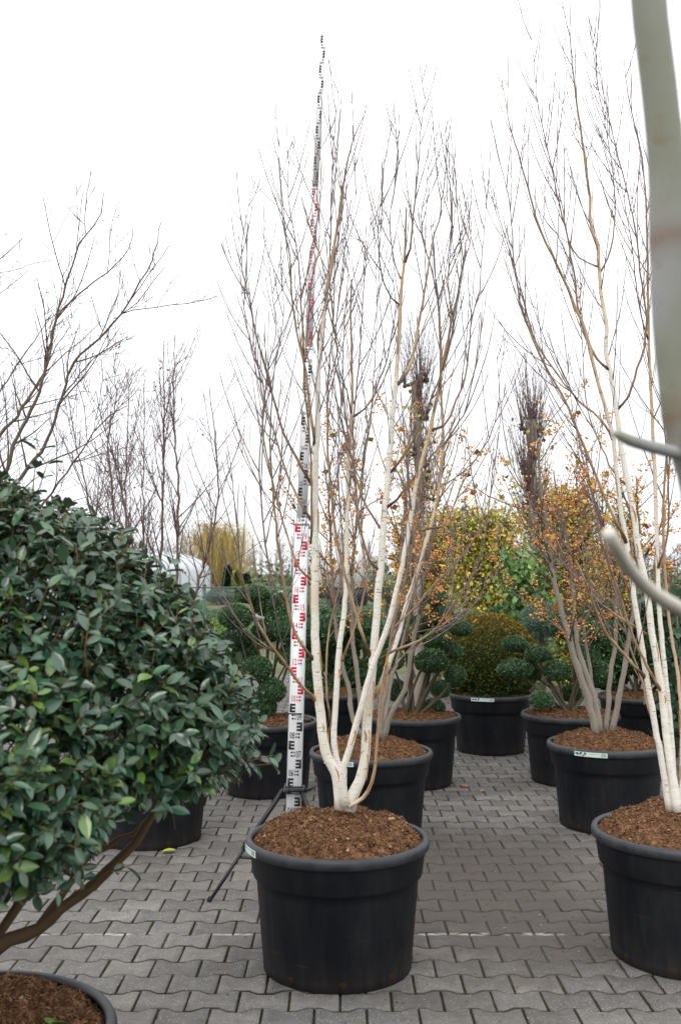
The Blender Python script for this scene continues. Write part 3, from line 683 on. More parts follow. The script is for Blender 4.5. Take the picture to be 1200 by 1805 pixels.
for k, (c, r) in enumerate(ELL):
    n = int(4300 * (r[0] * r[2] + r[0] * r[1] + r[1] * r[2]) / .5)
    for v in unit(n, rng):
        f = rng.choice([1.0, .9, .78], p=[.6, .25, .15]) * rng.uniform(.93, 1.05)
        lump = 1 + .07 * mnoise.noise(tuple(v * 3.1 + k)) + .05 * mnoise.noise(tuple(v * 7.0))
        q = c + v * r * f * lump
        if inside(q, k): continue
        if v[1] > .6: continue
        qx, qy, _ = to_px(q)
        if qy > np.interp(qx, *LOWER) - 25 or qy < np.interp(qx + 22, *UPPER) + rng.uniform(16, 48): continue
        if v[2] < -.55 and rng.uniform() < .45: continue
        nrm = v / r; nrm /= np.linalg.norm(nrm); d = nrm * .75 + np.array([0, 0, .55]) + rng.normal(size=3) * .35
        sp.append(q); sd.append(d / np.linalg.norm(d))
# stray shoots that leave the outline
for (px, py, D, d) in ((60,845,2.5,(.1,0,1)), (70,860,2.5,(.3,0,1)), (425,1345,2.5,(.9,-.2,.25)), (440,1350,2.5,(.9,-.1,.1)), (105,1230,2.05,(.2,-.5,.9)), (150,1150,2.1,(.2,-.4,.9)), (285,1030,2.5,(.4,0,1)), (140,1020,2.3,(0,-.4,1)), (185,1540,2.3,(.8,-.2,.3)), (20,1500,2.2,(.3,-.4,-.2)), (60,1520,2.15,(.5,-.4,0)), (100,1480,2.2,(.6,-.4,.1)),(30,1420,2.1,(.3,-.5,.2)),(90,1400,2.15,(.4,-.5,.3)),(130,1440,2.2,(.5,-.4,.1)),(120,1540,2.3,(.6,-.3,-.1))):
    sp.append(np.array(P(px, py, D))); d = np.array(d, float); sd.append(d / np.linalg.norm(d))
loc0 = np.array(root.location)
stem_s = Soup(); LP, LD, LRl, LS, LC = [], [], [], [], []
for q, d in zip(sp, sd):
    ln = rng.uniform(.05, .10); young = rng.uniform() < .035
    stem_s.tube([q - d * .05 + rng.normal(size=3) * .012 - loc0, q - loc0, q + d * ln - loc0], [.0019, .0015, .0009], 4, col=(np.array([.22, .13, .055]) if rng.uniform() < .45 else np.array([.10, .085, .04])) * rng.uniform(.7, 1.2))
    x = np.cross(d, [0.3, .2, .9]); x /= np.linalg.norm(x); y = np.cross(d, x); az = rng.uniform(0, 6.28)
    npair = rng.randint(2, 4)
    for j in range(npair):
        t = (j + .6) / npair
        for sg in (0, math.pi):
            if rng.uniform() < .1: continue
            a = az + j * math.pi / 2 + sg; o = x * math.cos(a) + y * math.sin(a)
            ld = o * math.cos(.5) + d * math.sin(.55) + np.array([0, 0, -.12]) + rng.normal(size=3) * .15
            LP.append(q + d * ln * t + o * .003); LD.append(ld / np.linalg.norm(ld)); LS.append(rng.uniform(.034, .054) * (1 - .25 * (t > .8)))
            zz = d - ld * d.dot(ld); LRl.append(zz)
            c = np.array([.045, .105, .058]) if not young else np.array([.11, .21, .045])
            LC.append(c * rng.uniform(.7, 1.4) * np.array([rng.uniform(.85, 1.3), 1, rng.uniform(.8, 1.15)]))
LP, LD, LS, LC, LZ = map(np.array, (LP, LD, LS, LC, LRl))
LZ = LZ + RNG.normal(size=LZ.shape) * .25 + np.array([0, -.1, .55]); LZ -= LD * (LZ * LD).sum(1)[:, None]; LZ /= np.linalg.norm(LZ, axis=1)[:, None] + 1e-9
LXv = np.cross(LD, LZ); LR = np.stack([LXv, LD, LZ], -1)
# the leaves that show largest are single parts, the others one mass
score = []
for i in range(len(LP)):
    px, py, d = to_px(LP[i]); vis = 0 < px < 460 and 860 < py < 1600
    score.append((LS[i] / d) * (1 if vis else 0) * (1 if LP[i][1] < 2.45 else .5))
order = np.argsort(-np.array(score)); big = set(order[:300].tolist())
leaf_mes = []
for c in ((.045, .105, .058), (.056, .120, .060), (.039, .092, .055), (.11, .20, .05)):
    s = Soup(); s.add(LEAF8[0], LEAF8_Q, LEAF8_T, c); leaf_mes.append(s.mesh('leaf', M['shrub_leaf'], True))
for i in order[:300]:
    young = LC[i][1] > .12
    o = link('leaf', leaf_mes[3 if young else i % 3], root)
    m4 = Matrix([list(LR[i][r]) + [0] for r in range(3)] + [[0, 0, 0, 1]]); m4 = m4 @ Matrix.Scale(LS[i], 4); m4.translation = Vector(LP[i] - loc0); o.matrix_local = m4
keep = np.array([i not in big for i in range(len(LP))])
s = Soup(); s.scatter(LEAF8[0], LEAF8_Q, LR[keep], LP[keep] - loc0, LS[keep], LC[keep], LEAF8_T)
o = link('foliage', s.mesh('foliage', M['shrub_leaf'], True), root); o['kind'] = 'stuff'
o = link('twigs', stem_s.mesh('twigs', M['bark']), root); o['kind'] = 'stuff'
shr_c = twig_col((.20, .12, .06), (.115, .075, .042), .014)
for pxs, d0, d1, r0, r1 in [
    ([(-62,1735),(-30,1690),(0,1665),(70,1632),(150,1572),(220,1505),(270,1440),(300,1398),(325,1340),(345,1290),(352,1220)], 2.6, 2.5, .021, .004),
    ([(70,1632),(108,1580),(140,1530),(190,1492),(260,1450),(300,1420),(330,1370)], 2.58, 2.62, .011, .004),
    ([(-62,1735),(-40,1660),(10,1580),(40,1530),(90,1440),(130,1330),(150,1200)], 2.62, 2.6, .018, .005),
    ([(-65,1735),(-75,1600),(-80,1400),(-60,1200),(-20,1000)], 2.66, 2.7, .02, .005),
    ([(-58,1735),(0,1640),(60,1560),(170,1420),(230,1300),(260,1160)], 2.68, 2.9, .016, .005),
    ([(270,1440),(285,1395),(296,1330),(300,1250),(290,1170)], 2.53, 2.6, .008, .003),
    ([(300,1398),(350,1350),(400,1325),(430,1348)], 2.51, 2.5, .005, .0016),
    ([(-62,1735),(-120,1600),(-190,1400),(-240,1250)], 2.6, 2.5, .018, .005)]:
    s = Soup(); p = catmull(trace(pxs, d0, d1), .04); p[1:-1] += rng.normal(size=(len(p) - 2, 3)) * .003
    t = np.linspace(0, 1, len(p)); s.tube(p - loc0, (r1 + (r0 - r1) * (1 - t)) * (1 + .07 * rng.normal(size=len(p))), 9, colf=shr_c)
    link('stem', s.mesh('stem', M['bark'], True), root)

# ------------------------------------------------------------------ clipped foliage pads
def pad_mesh(name, seed, n, lsz, cols, core=.80, flat=True, needle=False, tip=None, material='leaf'):
    r = np.random.RandomState(seed); v = unit(n, r); f = r.choice([1.0, .93, .86], size=n, p=[.55, .3, .15]) * r.uniform(.965, 1.035, n)
    f *= np.array([1 + .10 * mnoise.noise(tuple(q * 2.6 + seed)) + .05 * mnoise.noise(tuple(q * 8.0)) for q in v])
    if flat: v[:, 2] = np.where(v[:, 2] < 0, v[:, 2] * .72, v[:, 2])
    s = Soup(); d = v * .8 + r.normal(size=(n, 3)) * .55 + np.array([0, 0, .25])
    pal = np.array(cols); c = pal[r.randint(0, len(pal), n)] * r.uniform(.65, 1.4, (n, 1))
    if tip is not None:      # bronze young shoots on the crown of the plant
        k = np.clip((v[:, 2:3] + r.normal(size=(n, 1)) * .28 - .15) / .7, 0, 1); c = c * (1 - k) + np.array([tip]) * r.uniform(.7, 1.3, (n, 1)) * k
    sc = r.uniform(.7, 1.25, n) * lsz
    if needle:
        s.scatter(LEAF4[0] * np.array([.16, 1, .2]), LEAF4[1], frames(d, r.uniform(0, 6.28, n)), v * f[:, None], sc * 1.9, c)
    else:
        s.scatter(LEAF4[0], LEAF4[1], frames(d, r.uniform(0, 6.28, n)), v * f[:, None], sc, c)
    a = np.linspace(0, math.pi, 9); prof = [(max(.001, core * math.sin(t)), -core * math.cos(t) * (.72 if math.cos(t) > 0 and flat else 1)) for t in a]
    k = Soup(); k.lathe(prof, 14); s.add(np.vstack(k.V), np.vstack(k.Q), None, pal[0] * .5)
    return s.mesh(name, M[material])
HOLLY = [(.050, .105, .044), (.072, .145, .056), (.115, .215, .085), (.036, .078, .036)]
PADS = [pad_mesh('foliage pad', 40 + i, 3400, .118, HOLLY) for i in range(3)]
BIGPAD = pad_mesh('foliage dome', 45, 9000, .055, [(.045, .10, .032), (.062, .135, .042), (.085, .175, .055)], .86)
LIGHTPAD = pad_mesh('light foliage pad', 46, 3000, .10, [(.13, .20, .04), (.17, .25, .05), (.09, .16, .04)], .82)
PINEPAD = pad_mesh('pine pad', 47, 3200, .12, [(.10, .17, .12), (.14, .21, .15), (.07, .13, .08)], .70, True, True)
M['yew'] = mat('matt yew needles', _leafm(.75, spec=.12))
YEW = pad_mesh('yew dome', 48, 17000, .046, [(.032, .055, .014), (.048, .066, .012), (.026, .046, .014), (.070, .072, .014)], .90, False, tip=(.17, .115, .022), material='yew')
WOODY = twig_col((.075, .06, .038), (.095, .08, .052), .02)

def cloud_plant(label, px0, D, pads, seed, pot=True, scale=1.0, soil=2, label_az=None, group='clipped hollies in tubs', name='potted_cloud_pruned_holly', pad_set=PADS, h=1.0):
    root = thing(name, label, 'topiary', (X(px0, D), D, 0), 0, group); rng = np.random.RandomState(seed)
    tub(root, soil, label_az, scale, False, rng.uniform(0, 6), h)
    z0 = PH * scale * h + .0; L0 = np.array(root.location); kp = F / D
    nst = 5; bases = [np.array([rng.uniform(-.07, .07), rng.uniform(-.06, .06), z0 - .03]) for _ in range(nst)]
    for j, (px, py, rx, ry) in enumerate(pads):
        dy = rng.uniform(-.22, .25) if abs(px - px0) < 70 else rng.uniform(-.1, .12)
        c = np.array(P(px, py, D + dy)) - L0
        o = link('foliage_pad', pad_set[j % len(pad_set)], root, tuple(c)); o.scale = (rx / kp, rx / kp * .95, ry / kp * 1.24); o.rotation_euler = (0, 0, rng.uniform(0, 6.28))
        b = bases[j % nst]; mid = b * .5 + c * .5; mid[:2] = b[:2] * .55 + c[:2] * .45; mid[:2] += rng.normal(size=2) * .03
        s = Soup(); p = catmull([b, mid, c * .97 + b * .03], .05); s.tube(p, np.linspace(.016, .007, len(p)) * rng.uniform(.8, 1.2), 7, colf=WOODY)
        link('stem', s.mesh('stem', M['bark'], True), root)
    return root
cloud_plant('cloud-pruned holly in the tub right behind the measuring staff', 472, 8.0, [(479,1220,24,19),(466,1246,22,19),(431,1163,27,20),(414,1131,30,18),(476,1113,31,18),(415,1090,28,19),(476,1067,32,21),(444,1050,32,15),(505,1112,26,20),(524,1122,24,20),(511,1158,22,17),(452,1180,26,18),(400,1170,24,20),(495,1090,27,16)], 51, label_az=None)
cloud_plant('cloud-pruned holly in the tub between the crab apple and the yew dome', 724, 8.3, [(764,1247,20,12),(776,1217,18,14),(803,1192,18,15),(760,1168,29,18),(697,1219,20,17),(770,1129,25,17),(812,1110,20,12),(770,1086,29,17),(762,1055,21,12),(712,1128,26,19),(690,1165,22,17),(735,1105,24,16),(800,1150,16,13)], 52)
cloud_plant('cloud-pruned holly in the tub beside the yew dome with a ball low on the soil', 1000, 8.4, [(954,1236,20,13),(1006,1224,19,14),(907,1181,30,15),(982,1185,23,16),(947,1155,23,13),(907,1137,23,13),(935,1186,20,15),(1046,1118,27,17),(1030,1160,24,18),(1052,1190,28,18),(990,1105,22,16),(1060,1080,22,15),(1015,1140,20,14)], 53)
cloud_plant('cloud-pruned holly with many dark pads in the back tub behind the birch stems', 588, 9.9, [(545,1207,24,16),(548,1178,24,15),(562,1112,44,30),(592,1150,40,36),(641,1104,38,22),(626,1230,17,12),(650,1190,30,22),(610,1195,34,26),(530,1140,24,26),(665,1135,28,26),(575,1215,26,14)], 54)
cloud_plant('cloud-pruned holly in the back tub behind the crab apple with grey stems', 1125, 9.6, [(1100,1155,50,34),(1070,1195,34,22),(1150,1160,46,40),(1110,1105,40,26),(1165,1110,42,30),(1185,1190,36,30),(1060,1130,30,24),(1140,1070,34,20)], 55)
# yew dome
DY = 9.8
root = thing('potted_yew_dome', 'clipped bronze-green yew dome in a straight black tub with a mint label', 'topiary', (X(861, DY), DY, 0))
tub(root, 2, TOWARD - .33, 1.0, False)
o = link('foliage_dome', YEW, root, (.0, 0, .86)); o.scale = (.455, .44, .46)
s = Soup(); s.tube([(0, 0, .5), (0.01, 0, .75), (0, .01, 1.0)], [.03, .028, .02], 8, colf=WOODY); link('stem', s.mesh('stem', M['bark']), root)

# ------------------------------------------------------------------ crab apples, bare trees
def fruit_template():
    s = Soup(); t = (1 + 5 ** .5) / 2
    v = np.array([(0, 0, 1), (.89, 0, .45), (.28, .85, .45), (-.72, .53, .45), (-.72, -.53, .45), (.28, -.85, .45), (.72, .53, -.45), (-.28, .85, -.45), (-.89, 0, -.45), (-.28, -.85, -.45), (.72, -.53, -.45), (0, 0, -1)])
    f = [(0,1,2),(0,2,3),(0,3,4),(0,4,5),(0,5,1),(1,6,2),(2,7,3),(3,8,4),(4,9,5),(5,10,1),(2,6,7),(3,7,8),(4,8,9),(5,9,10),(1,10,6),(11,7,6),(11,8,7),(11,9,8),(11,10,9),(11,6,10)]
    return v, f
FV, FF = fruit_template()
def stem_tree(root, stems, seed, colf, twc, nb=9, blen=(.5, 1.1), bang=(35, 60), up=.25, every=.10, lm=(.12, .4), barkmat=None, fruit=0, fcol=None, tlen=1.0, start=.3, wob=.07, leaves=0, lcol=None):
    """stems: (world path pts, r0, r1). Grows limbs and twigs; fruit hang on the twigs"""
    rng = np.random.RandomState(seed); tw = Soup(); rec = []; L0 = np.array(root.location)
    for pts, r0, r1 in stems:
        p = catmull(np.asarray(pts) - L0, .06); p[1:-1] += rng.normal(size=(len(p) - 2, 3)) * .0035
        t = np.linspace(0, 1, len(p)); r = (r1 + (r0 - r1) * (1 - t) ** .9) * np.where(np.arange(len(p)) % 4 == 0, 1.10, .98)
        s = Soup(); s.tube(p, r, 9, colf=colf); so = link('stem', s.mesh('stem', barkmat or M['bark'], True), root)
        for _ in range(nb):
            k = int(len(p) * rng.uniform(start, .95)); k = min(max(k, 1), len(p) - 2); tt = p[k + 1] - p[k]; tt /= np.linalg.norm(tt)
            ln = rng.uniform(*blen) * (1.15 - .6 * k / len(p))
            b = shoot(p[k], side_dir(tt, math.radians(rng.uniform(*bang)), rng), ln, rng, up, wob, .06)
            bs = Soup(); bs.tube(b, np.linspace(min(r[k] * .6, .004 + .006 * ln), .0018, len(b)), 5, colf=colf); rec.append(b); link('branch', bs.mesh('branch', barkmat or M['bark'], True), so)
            twigs_on(tw, b, rng, .003, twc, every, lm[0] * tlen, lm[1] * tlen, up, (35, 65), .12, 2, 3, False, rec, wob)
        twigs_on(tw, p[int(len(p) * start):], rng, .003, twc, every * 1.3, lm[0], lm[1], up, (35, 60), .1, 2, 3, False, rec, wob)
    o = link('twigs', tw.mesh('twigs', barkmat or M['bark']), root); o['kind'] = 'stuff'
    if fruit:
        pts = []
        for _ in range(fruit):
            b = rec[rng.randint(len(rec))]; c = b[rng.randint(1, len(b))]
            for _ in range(rng.randint(1, 5)): pts.append(c + rng.normal(size=3) * np.array([.016, .016, .012]) - np.array([0, 0, .016]))
        pts = np.array(pts); n = len(pts); pal = np.array(fcol); c = pal[rng.randint(0, len(pal), n)] * rng.uniform(.8, 1.2, (n, 1))
        s = Soup(); s.scatter(FV, None, frames(unit(n, rng), np.zeros(n)), pts, rng.uniform(.005, .0088, n), c, FF)
        o = link('fruit', s.mesh('fruit', M['fruit'], True), root); o['kind'] = 'stuff'
    if leaves:
        pts = []
        for _ in range(leaves):
            b = rec[rng.randint(len(rec))]; pts.append(b[rng.randint(1, len(b))] + rng.normal(size=3) * .02)
        pts = np.array(pts); n = len(pts); pal = np.array(lcol); c = pal[rng.randint(0, len(pal), n)] * rng.uniform(.7, 1.35, (n, 1))
        s = Soup(); s.scatter(LEAF4[0], LEAF4[1], frames(unit(n, rng) * np.array([1, 1, .5]) + np.array([0, 0, -.4]), rng.uniform(0, 6, n)), pts, rng.uniform(.03, .06, n), c)
        o = link('leaves', s.mesh('leaves', M['leaf']), root); o['kind'] = 'stuff'
    return rec
GREYB = twig_col((.13, .095, .075), (.27, .235, .19), .018); REDT = twig_col((.105, .055, .05), (.14, .105, .08), .01); PURT = twig_col((.17, .105, .11), (.15, .115, .09), .012)
ORANGE = [(.80, .38, .05), (.76, .30, .04), (.84, .50, .09), (.60, .17, .03)]
DG = 6.65
root = thing('potted_crab_apple', 'grey-stemmed crab apple with orange fruit in the tub right behind the front birch', 'potted tree', (X(653, DG), DG, 0), 0, 'crab apples in tubs')
tub(root, 1, TOWARD - .57, rz=2.0)
stem_tree(root, [
 (trace([(668,1306),(672,1255),(680,1210),(690,1130),(698,1060),(706,980),(715,880),(722,780),(726,690)], 6.68, 6.75), .024, .004),
 (trace([(677,1303),(692,1255),(713,1216),(720,1180),(728,1135),(737,1084),(746,1024),(762,940),(775,860),(790,770)], 6.6, 6.35), .018, .004),
 (trace([(640,1300),(623,1270),(614,1210),(603,1168),(590,1090),(585,1000),(580,900),(572,810)], 6.75, 6.9), .018, .004),
 (trace([(645,1300),(635,1234),(629,1180),(622,1135),(621,1015),(628,920),(640,820),(650,740)], 6.8, 7.1), .019, .004),
 (trace([(672,1300),(690,1200),(712,1120),(740,1000),(770,930),(800,850)], 6.85, 7.4), .015, .004)], 61, GREYB, REDT, 13, (.4, .95), (30, 60), .35, .085, (.10, .36), fruit=1100, fcol=ORANGE, leaves=160, lcol=[(.40, .30, .04), (.42, .17, .03)])
DK = 6.95
root = thing('potted_crab_apple', 'crab apple with leaning grey stems and orange fruit in a tub with a mint label', 'potted tree', (X(1063, DK), DK, 0), 0, 'crab apples in tubs')
tub(root, 1, TOWARD - .52, rz=1.4)
stem_tree(root, [
 (trace([(1050,1296),(1035,1230),(1012,1160),(992,1090),(975,1020),(965,950),(955,880),(948,800),(940,740)], 6.9, 6.85), .027, .005),
 (trace([(1058,1292),(1045,1225),(1020,1150),(1010,1060),(1005,980),(985,900),(975,830)], 6.98, 7.2), .022, .004),
 (trace([(1068,1290),(1075,1200),(1086,1100),(1080,1020),(1060,930),(1040,850),(1030,790)], 7.0, 7.2), .019, .004),
 (trace([(1078,1290),(1095,1200),(1110,1110),(1120,1020),(1125,930),(1120,840)], 6.93, 6.8), .022, .004),
 (trace([(1055,1290),(1030,1120),(1018,1020),(1022,900),(1010,830)], 7.05, 7.5), .014, .004)], 62, GREYB, REDT, 15, (.4, .95), (30, 62), .3, .08, (.10, .36), fruit=1350, fcol=ORANGE, leaves=200, lcol=[(.42, .26, .04), (.40, .14, .03)])
# purple-twigged tree behind the shrub
DD = 6.6
root = thing('potted_bare_tree', 'upright bare tree with many thin purple twigs in the tub behind the evergreen shrub', 'potted tree', (X(272, DD), DD, 0))
tub(root, 1, TOWARD - .36, rz=.7)
def up_tr(pxs, d0, d1): return trace(pxs, d0, d1)
stem_tree(root, [
 (up_tr([(268,1325),(262,1200),(250,1080),(240,1000),(222,900),(205,820),(185,760),(170,690)], 6.55, 6.3), .012, .0022),
 (up_tr([(272,1325),(276,1200),(282,1080),(283,1000),(287,900),(290,780),(288,680),(290,600)], 6.6, 6.6), .014, .0022),
 (up_tr([(276,1325),(300,1180),(312,1060),(313,980),(315,880),(309,780),(306,690),(308,590)], 6.65, 6.8), .014, .0022),
 (up_tr([(278,1325),(310,1200),(338,1080),(352,1020),(370,955),(385,880),(380,780),(369,680)], 6.58, 6.3), .012, .0022),
 (up_tr([(266,1325),(245,1150),(225,1000),(222,900),(224,780),(228,690),(218,640)], 6.66, 7.0), .010, .002),
 (up_tr([(264,1325),(220,1120),(205,960),(198,860),(190,780),(205,700),(200,620)], 6.7, 7.1), .009, .002),
 (up_tr([(262,1325),(215,1130),(180,1000),(160,900),(148,840),(130,760),(120,690)], 6.5, 6.2), .010, .002),
 (up_tr([(274,1325),(262,1180),(255,1000),(252,860),(255,760),(254,660)], 6.75, 7.2), .009, .002)], 63, PURT, PURT, 18, (.25, .75), (22, 48), .55, .06, (.08, .30), fruit=24, fcol=[(.30, .10, .05)], start=.4, wob=.035)
# spreading bare tree at the left edge
DL = 5.7
root = thing('potted_bare_tree', 'bare tree whose long arching grey branches sweep up past the evergreen shrub', 'potted tree', (X(-330, DL), DL, 0))
tub(root, 1, None, rz=.2)
stem_tree(root, [
 (trace([(-325,1330),(-210,1130),(-90,960),(0,850),(30,770),(70,690),(90,600),(120,490),(140,430),(165,400),(178,375),(183,340)], 5.7, 5.4), .020, .0022),
 (trace([(-320,1330),(-200,1120),(-80,960),(20,860),(80,780),(108,700),(130,640),(200,570),(245,500),(268,460),(285,390)], 5.65, 5.1), .018, .002),
 (trace([(-322,1330),(-220,1150),(-110,980),(-20,800),(40,720),(85,640),(100,560),(150,510),(190,480),(228,440),(235,400)], 5.75, 6.0), .018, .002),
 (trace([(-328,1330),(-220,1080),(-120,880),(-30,740),(20,660),(60,600),(90,560)], 5.8, 6.2), .016, .002),
 (trace([(-322,1330),(-190,1180),(-60,1050),(20,950),(90,870),(140,800),(180,745),(225,715)], 5.6, 5.2), .015, .002),
 (trace([(-330,1330),(-250,1050),(-150,780),(-60,560),(-10,470),(40,420)], 5.75, 5.9), .016, .002)], 64, twig_col((.13, .095, .085), (.15, .12, .09), .012), twig_col((.14, .10, .095), (.14, .11, .09), .01), 14, (.35, .85), (28, 52), .35, .065, (.10, .36), start=.42, wob=.09)

# ------------------------------------------------------------------ foreground tree at the right edge
root = thing('young_tree', 'blurred smooth grey-green tree trunk with a cut branch close beside the birch', 'tree', (X(1420, 1.25), 1.25, 0))
rng = np.random.RandomState(71); L0 = np.array(root.location)
FGC = lambda r: np.tile(np.array([.235, .235, .205]), (len(r), 1))
def _fg(nt, b):
    v = coords(nt, 'Object', (8, 8, 6)); n = noise(nt, v, 1, 4); v2 = coords(nt, 'Object', (20, 20, 20)); n2 = noise(nt, v2, 1, 3)
    c = mix(nt, ramp(nt, n, [(.35, 0), (.65, 1)]), (.36, .36, .365), (.27, .28, .22)); c = mix(nt, ramp(nt, n2, [(.62, 0), (.75, .6)]), c, (.24, .15, .09))
    at = nd(nt, 'ShaderNodeAttribute', attribute_name='Col'); c = mix(nt, math_(nt, 'MULTIPLY', at.outputs['Fac'], ramp(nt, n2, [(.35, .2), (.6, .9)])), c, (.22, .13, .085))
    base(nt, b, c); rough(b, .7, .3)
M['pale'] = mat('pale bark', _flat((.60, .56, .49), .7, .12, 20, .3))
M['fg'] = mat('smooth green grey bark', _fg)
s = Soup(); p = catmull(np.vstack([[L0], [P(1330, 1400, 1.25)], trace([(1238,900),(1208,780),(1192,680),(1180,560),(1176,420),(1172,280),(1160,150),(1146,40),(1138,-60),(1120,-260)], 1.22, 1.05)]), .03)
t = np.linspace(0, 1, len(p)); r = .026 + (.019 - .026) * t
ky = np.array([to_px(q)[1] for q in p]); kn = np.zeros(len(p))
for k in (405, 735): kn = np.maximum(kn, np.exp(-((ky - k) / 22.0) ** 2))
r = r * (1 + .10 * kn); fc_ = np.repeat(np.c_[kn, kn, kn], 16, axis=0); fc_ = np.vstack([fc_, fc_[-1], fc_[0]])
s.tube(p - L0, r, 16, col=fc_); link('trunk', s.mesh('trunk', M['fg'], True), root)
s = Soup(); q = trace([(1205,800),(1180,796),(1140,786),(1108,776),(1085,764)], 1.2, 1.1); s.tube(q - L0, [.009, .0078, .0072, .0068, .005], 9, col=(0, 0, 0)); link('branch', s.mesh('branch', M['fg'], True), root)
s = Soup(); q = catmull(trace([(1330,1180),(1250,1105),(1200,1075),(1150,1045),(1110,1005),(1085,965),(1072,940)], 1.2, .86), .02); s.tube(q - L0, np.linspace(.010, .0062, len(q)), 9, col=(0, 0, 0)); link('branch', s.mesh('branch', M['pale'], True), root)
s = Soup(); q = catmull([P(1262, 1000, 1.24), P(1300, 1130, 1.22), P(1330, 1180, 1.2)], .02); s.tube(q - L0, .010, 9, col=(0, 0, 0)); link('branch', s.mesh('branch', M['fg'], True), root)
s = Soup(); q = trace([(1174,420),(1192,330),(1200,260),(1199,220),(1192,180)], 1.16, 1.35); s.tube(q - L0, [.003, .0022, .0018, .0014, .001], 5, col=(0, 0, 0)); link('twig', s.mesh('twig', M['fg'], True), root)
s = Soup(); s.add(LEAF8[0] * .012 + (q[-1] - L0), LEAF8_Q, LEAF8_T, (.5, .32, .1)); link('leaf', s.mesh('leaf', M['dryleaf']), root)

# ------------------------------------------------------------------ trees and shrubs behind
def pollard(label, px, D, ytop, seed):
    b = Vector((X(px, D), D, 0)); root = thing('pollard_tree', label, 'tree', tuple(b), 0, 'pollarded trees behind the tubs'); rng = np.random.RandomState(seed)
    top = np.array(P(px, ytop, D)) - np.array(b); s = Soup(); p = catmull([(0, 0, 0), (.03, 0, top[2] * .5), tuple(top)], .12); p[1:] += rng.normal(size=(len(p) - 1, 3)) * .012
    r = np.linspace(.075, .045, len(p)) * (1 + .12 * rng.normal(size=len(p))); r[-3:] *= 1.5
    s.tube(p, r, 9, colf=GREYB); link('trunk', s.mesh('trunk', M['bark'], True), root)
    tw = Soup(); heads = []
    for i in range(16):
        z = rng.uniform(.55, 1.0); c = p[min(len(p) - 1, int(z * len(p)))] + rng.normal(size=3) * np.array([.09, .09, .05]); heads.append(c)
        k = Soup(); k.scatter(FV, None, frames(unit(1, rng), np.zeros(1)), [c], rng.uniform(.03, .06, 1), [(.085, .065, .05)], FF)
        k.tube([p[min(len(p) - 1, int(z * len(p)))], c], [.03, .02], 6, col=(.10, .08, .06))
        link('knuckle', k.mesh('knuckle', M['bark'], True), root)
    for c in heads:
        for _ in range(13):
            d = np.array([rng.normal() * .3, rng.normal() * .3, 1.0]); sp = shoot(c, d, rng.uniform(.35, 1.35), rng, .8, .05, .1); tw.tube(sp, np.linspace(.005, .0018, len(sp)), 3, colf=PURT)
    for i in range(160):
        c = p[rng.randint(int(len(p) * .3), len(p))]; sp = shoot(c, unit(1, rng)[0] + np.array([0, 0, .5]), rng.uniform(.2, .6), rng, .5, .1, .08); tw.tube(sp, np.linspace(.004, .0018, len(sp)), 3, colf=REDT)
    o = link('shoots', tw.mesh('shoots', M['bark']), root); o['kind'] = 'stuff'
    n = 90; s = Soup(); z = rng.uniform(.5, 1, n); c = np.array([p[min(len(p) - 1, int(q * len(p)))] for q in z]) + rng.normal(size=(n, 3)) * .12
    s.scatter(LEAF4[0], LEAF4[1], frames(unit(n, rng), rng.uniform(0, 6, n)), c, rng.uniform(.05, .09, n), np.array([(.36, .34, .06)]) * rng.uniform(.7, 1.2, (n, 1)))
    o = link('leaves', s.mesh('leaves', M['leaf']), root); o['kind'] = 'stuff'
pollard('pollarded trunk with a tuft of upright shoots above the crab apple behind the front birch', 735, 12.2, 672, 81)
pollard('pollarded trunk with a tuft of upright shoots above the crab apple by the right birch', 936, 12.6, 742, 82)

def leafy_tree(name, label, px, D, ytop, half, seed, cols, n, lsz, group=None, low=.15, trunk=.05, cat='tree', shape=1.0, stemsn=7):
    b = Vector((X(px, D), D, 0)); root = thing(name, label, cat, tuple(b), 0, group); rng = np.random.RandomState(seed)
    h = P(px, ytop, D).z; w = half * D / F; s = Soup(); tips = []
    for i in range(stemsn):
        a = rng.uniform(0, 6.28); q = np.array([math.cos(a) * w * .8 * rng.uniform(.25, 1), math.sin(a) * w * .5, h * rng.uniform(.75, .98)])
        p = catmull([(rng.normal() * .06, rng.normal() * .06, 0), tuple(q * np.array([.5, .5, .5])), tuple(q)], .15); s.tube(p, np.linspace(trunk, .008, len(p)), 7, colf=GREYB); tips.append(p)
    link('trunk', s.mesh('trunk', M['bark'], True), root)
    br = Soup(); P_ = []
    for p in tips:
        for _ in range(int(n / 55)):
            k = rng.randint(int(len(p) * low), len(p)); z = p[k][2] / h
            d = np.array([rng.normal(), rng.normal() * .8, .5]); ln = w * rng.uniform(.25, .75) * (1.0 - .45 * z * shape) + .12
            sp = shoot(p[k], d, ln, rng, .5, .1, .12); br.tube(sp, np.linspace(.006, .002, len(sp)), 3, colf=REDT); P_.append(sp)
    o = link('branches', br.mesh('branches', M['bark']), root); o['kind'] = 'stuff'
    per = int(n / len(P_)) + 1; pts = np.vstack([np.array([q[rng.randint(1, len(q))] for _ in range(per)]) for q in P_]); pts += rng.normal(size=pts.shape) * .055
    m = len(pts); pal = np.array(cols); clump = np.array([mnoise.noise(tuple(q * 2.2)) for q in pts]); idx = np.clip(((clump + .5) * len(pal)).astype(int) + rng.randint(-1, 2, m), 0, len(pal) - 1)
    s = Soup(); s.scatter(LEAF4[0] * np.array([.75, 1, 1]), LEAF4[1], frames(rng.normal(size=(m, 3)) + np.array([0, 0, -.5]), rng.uniform(0, 6, m)), pts, rng.uniform(.6, 1.3, m) * lsz, pal[idx] * rng.uniform(.75, 1.3, (m, 1)))
    o = link('leaves', s.mesh('leaves', M['leaf']), root); o['kind'] = 'stuff'
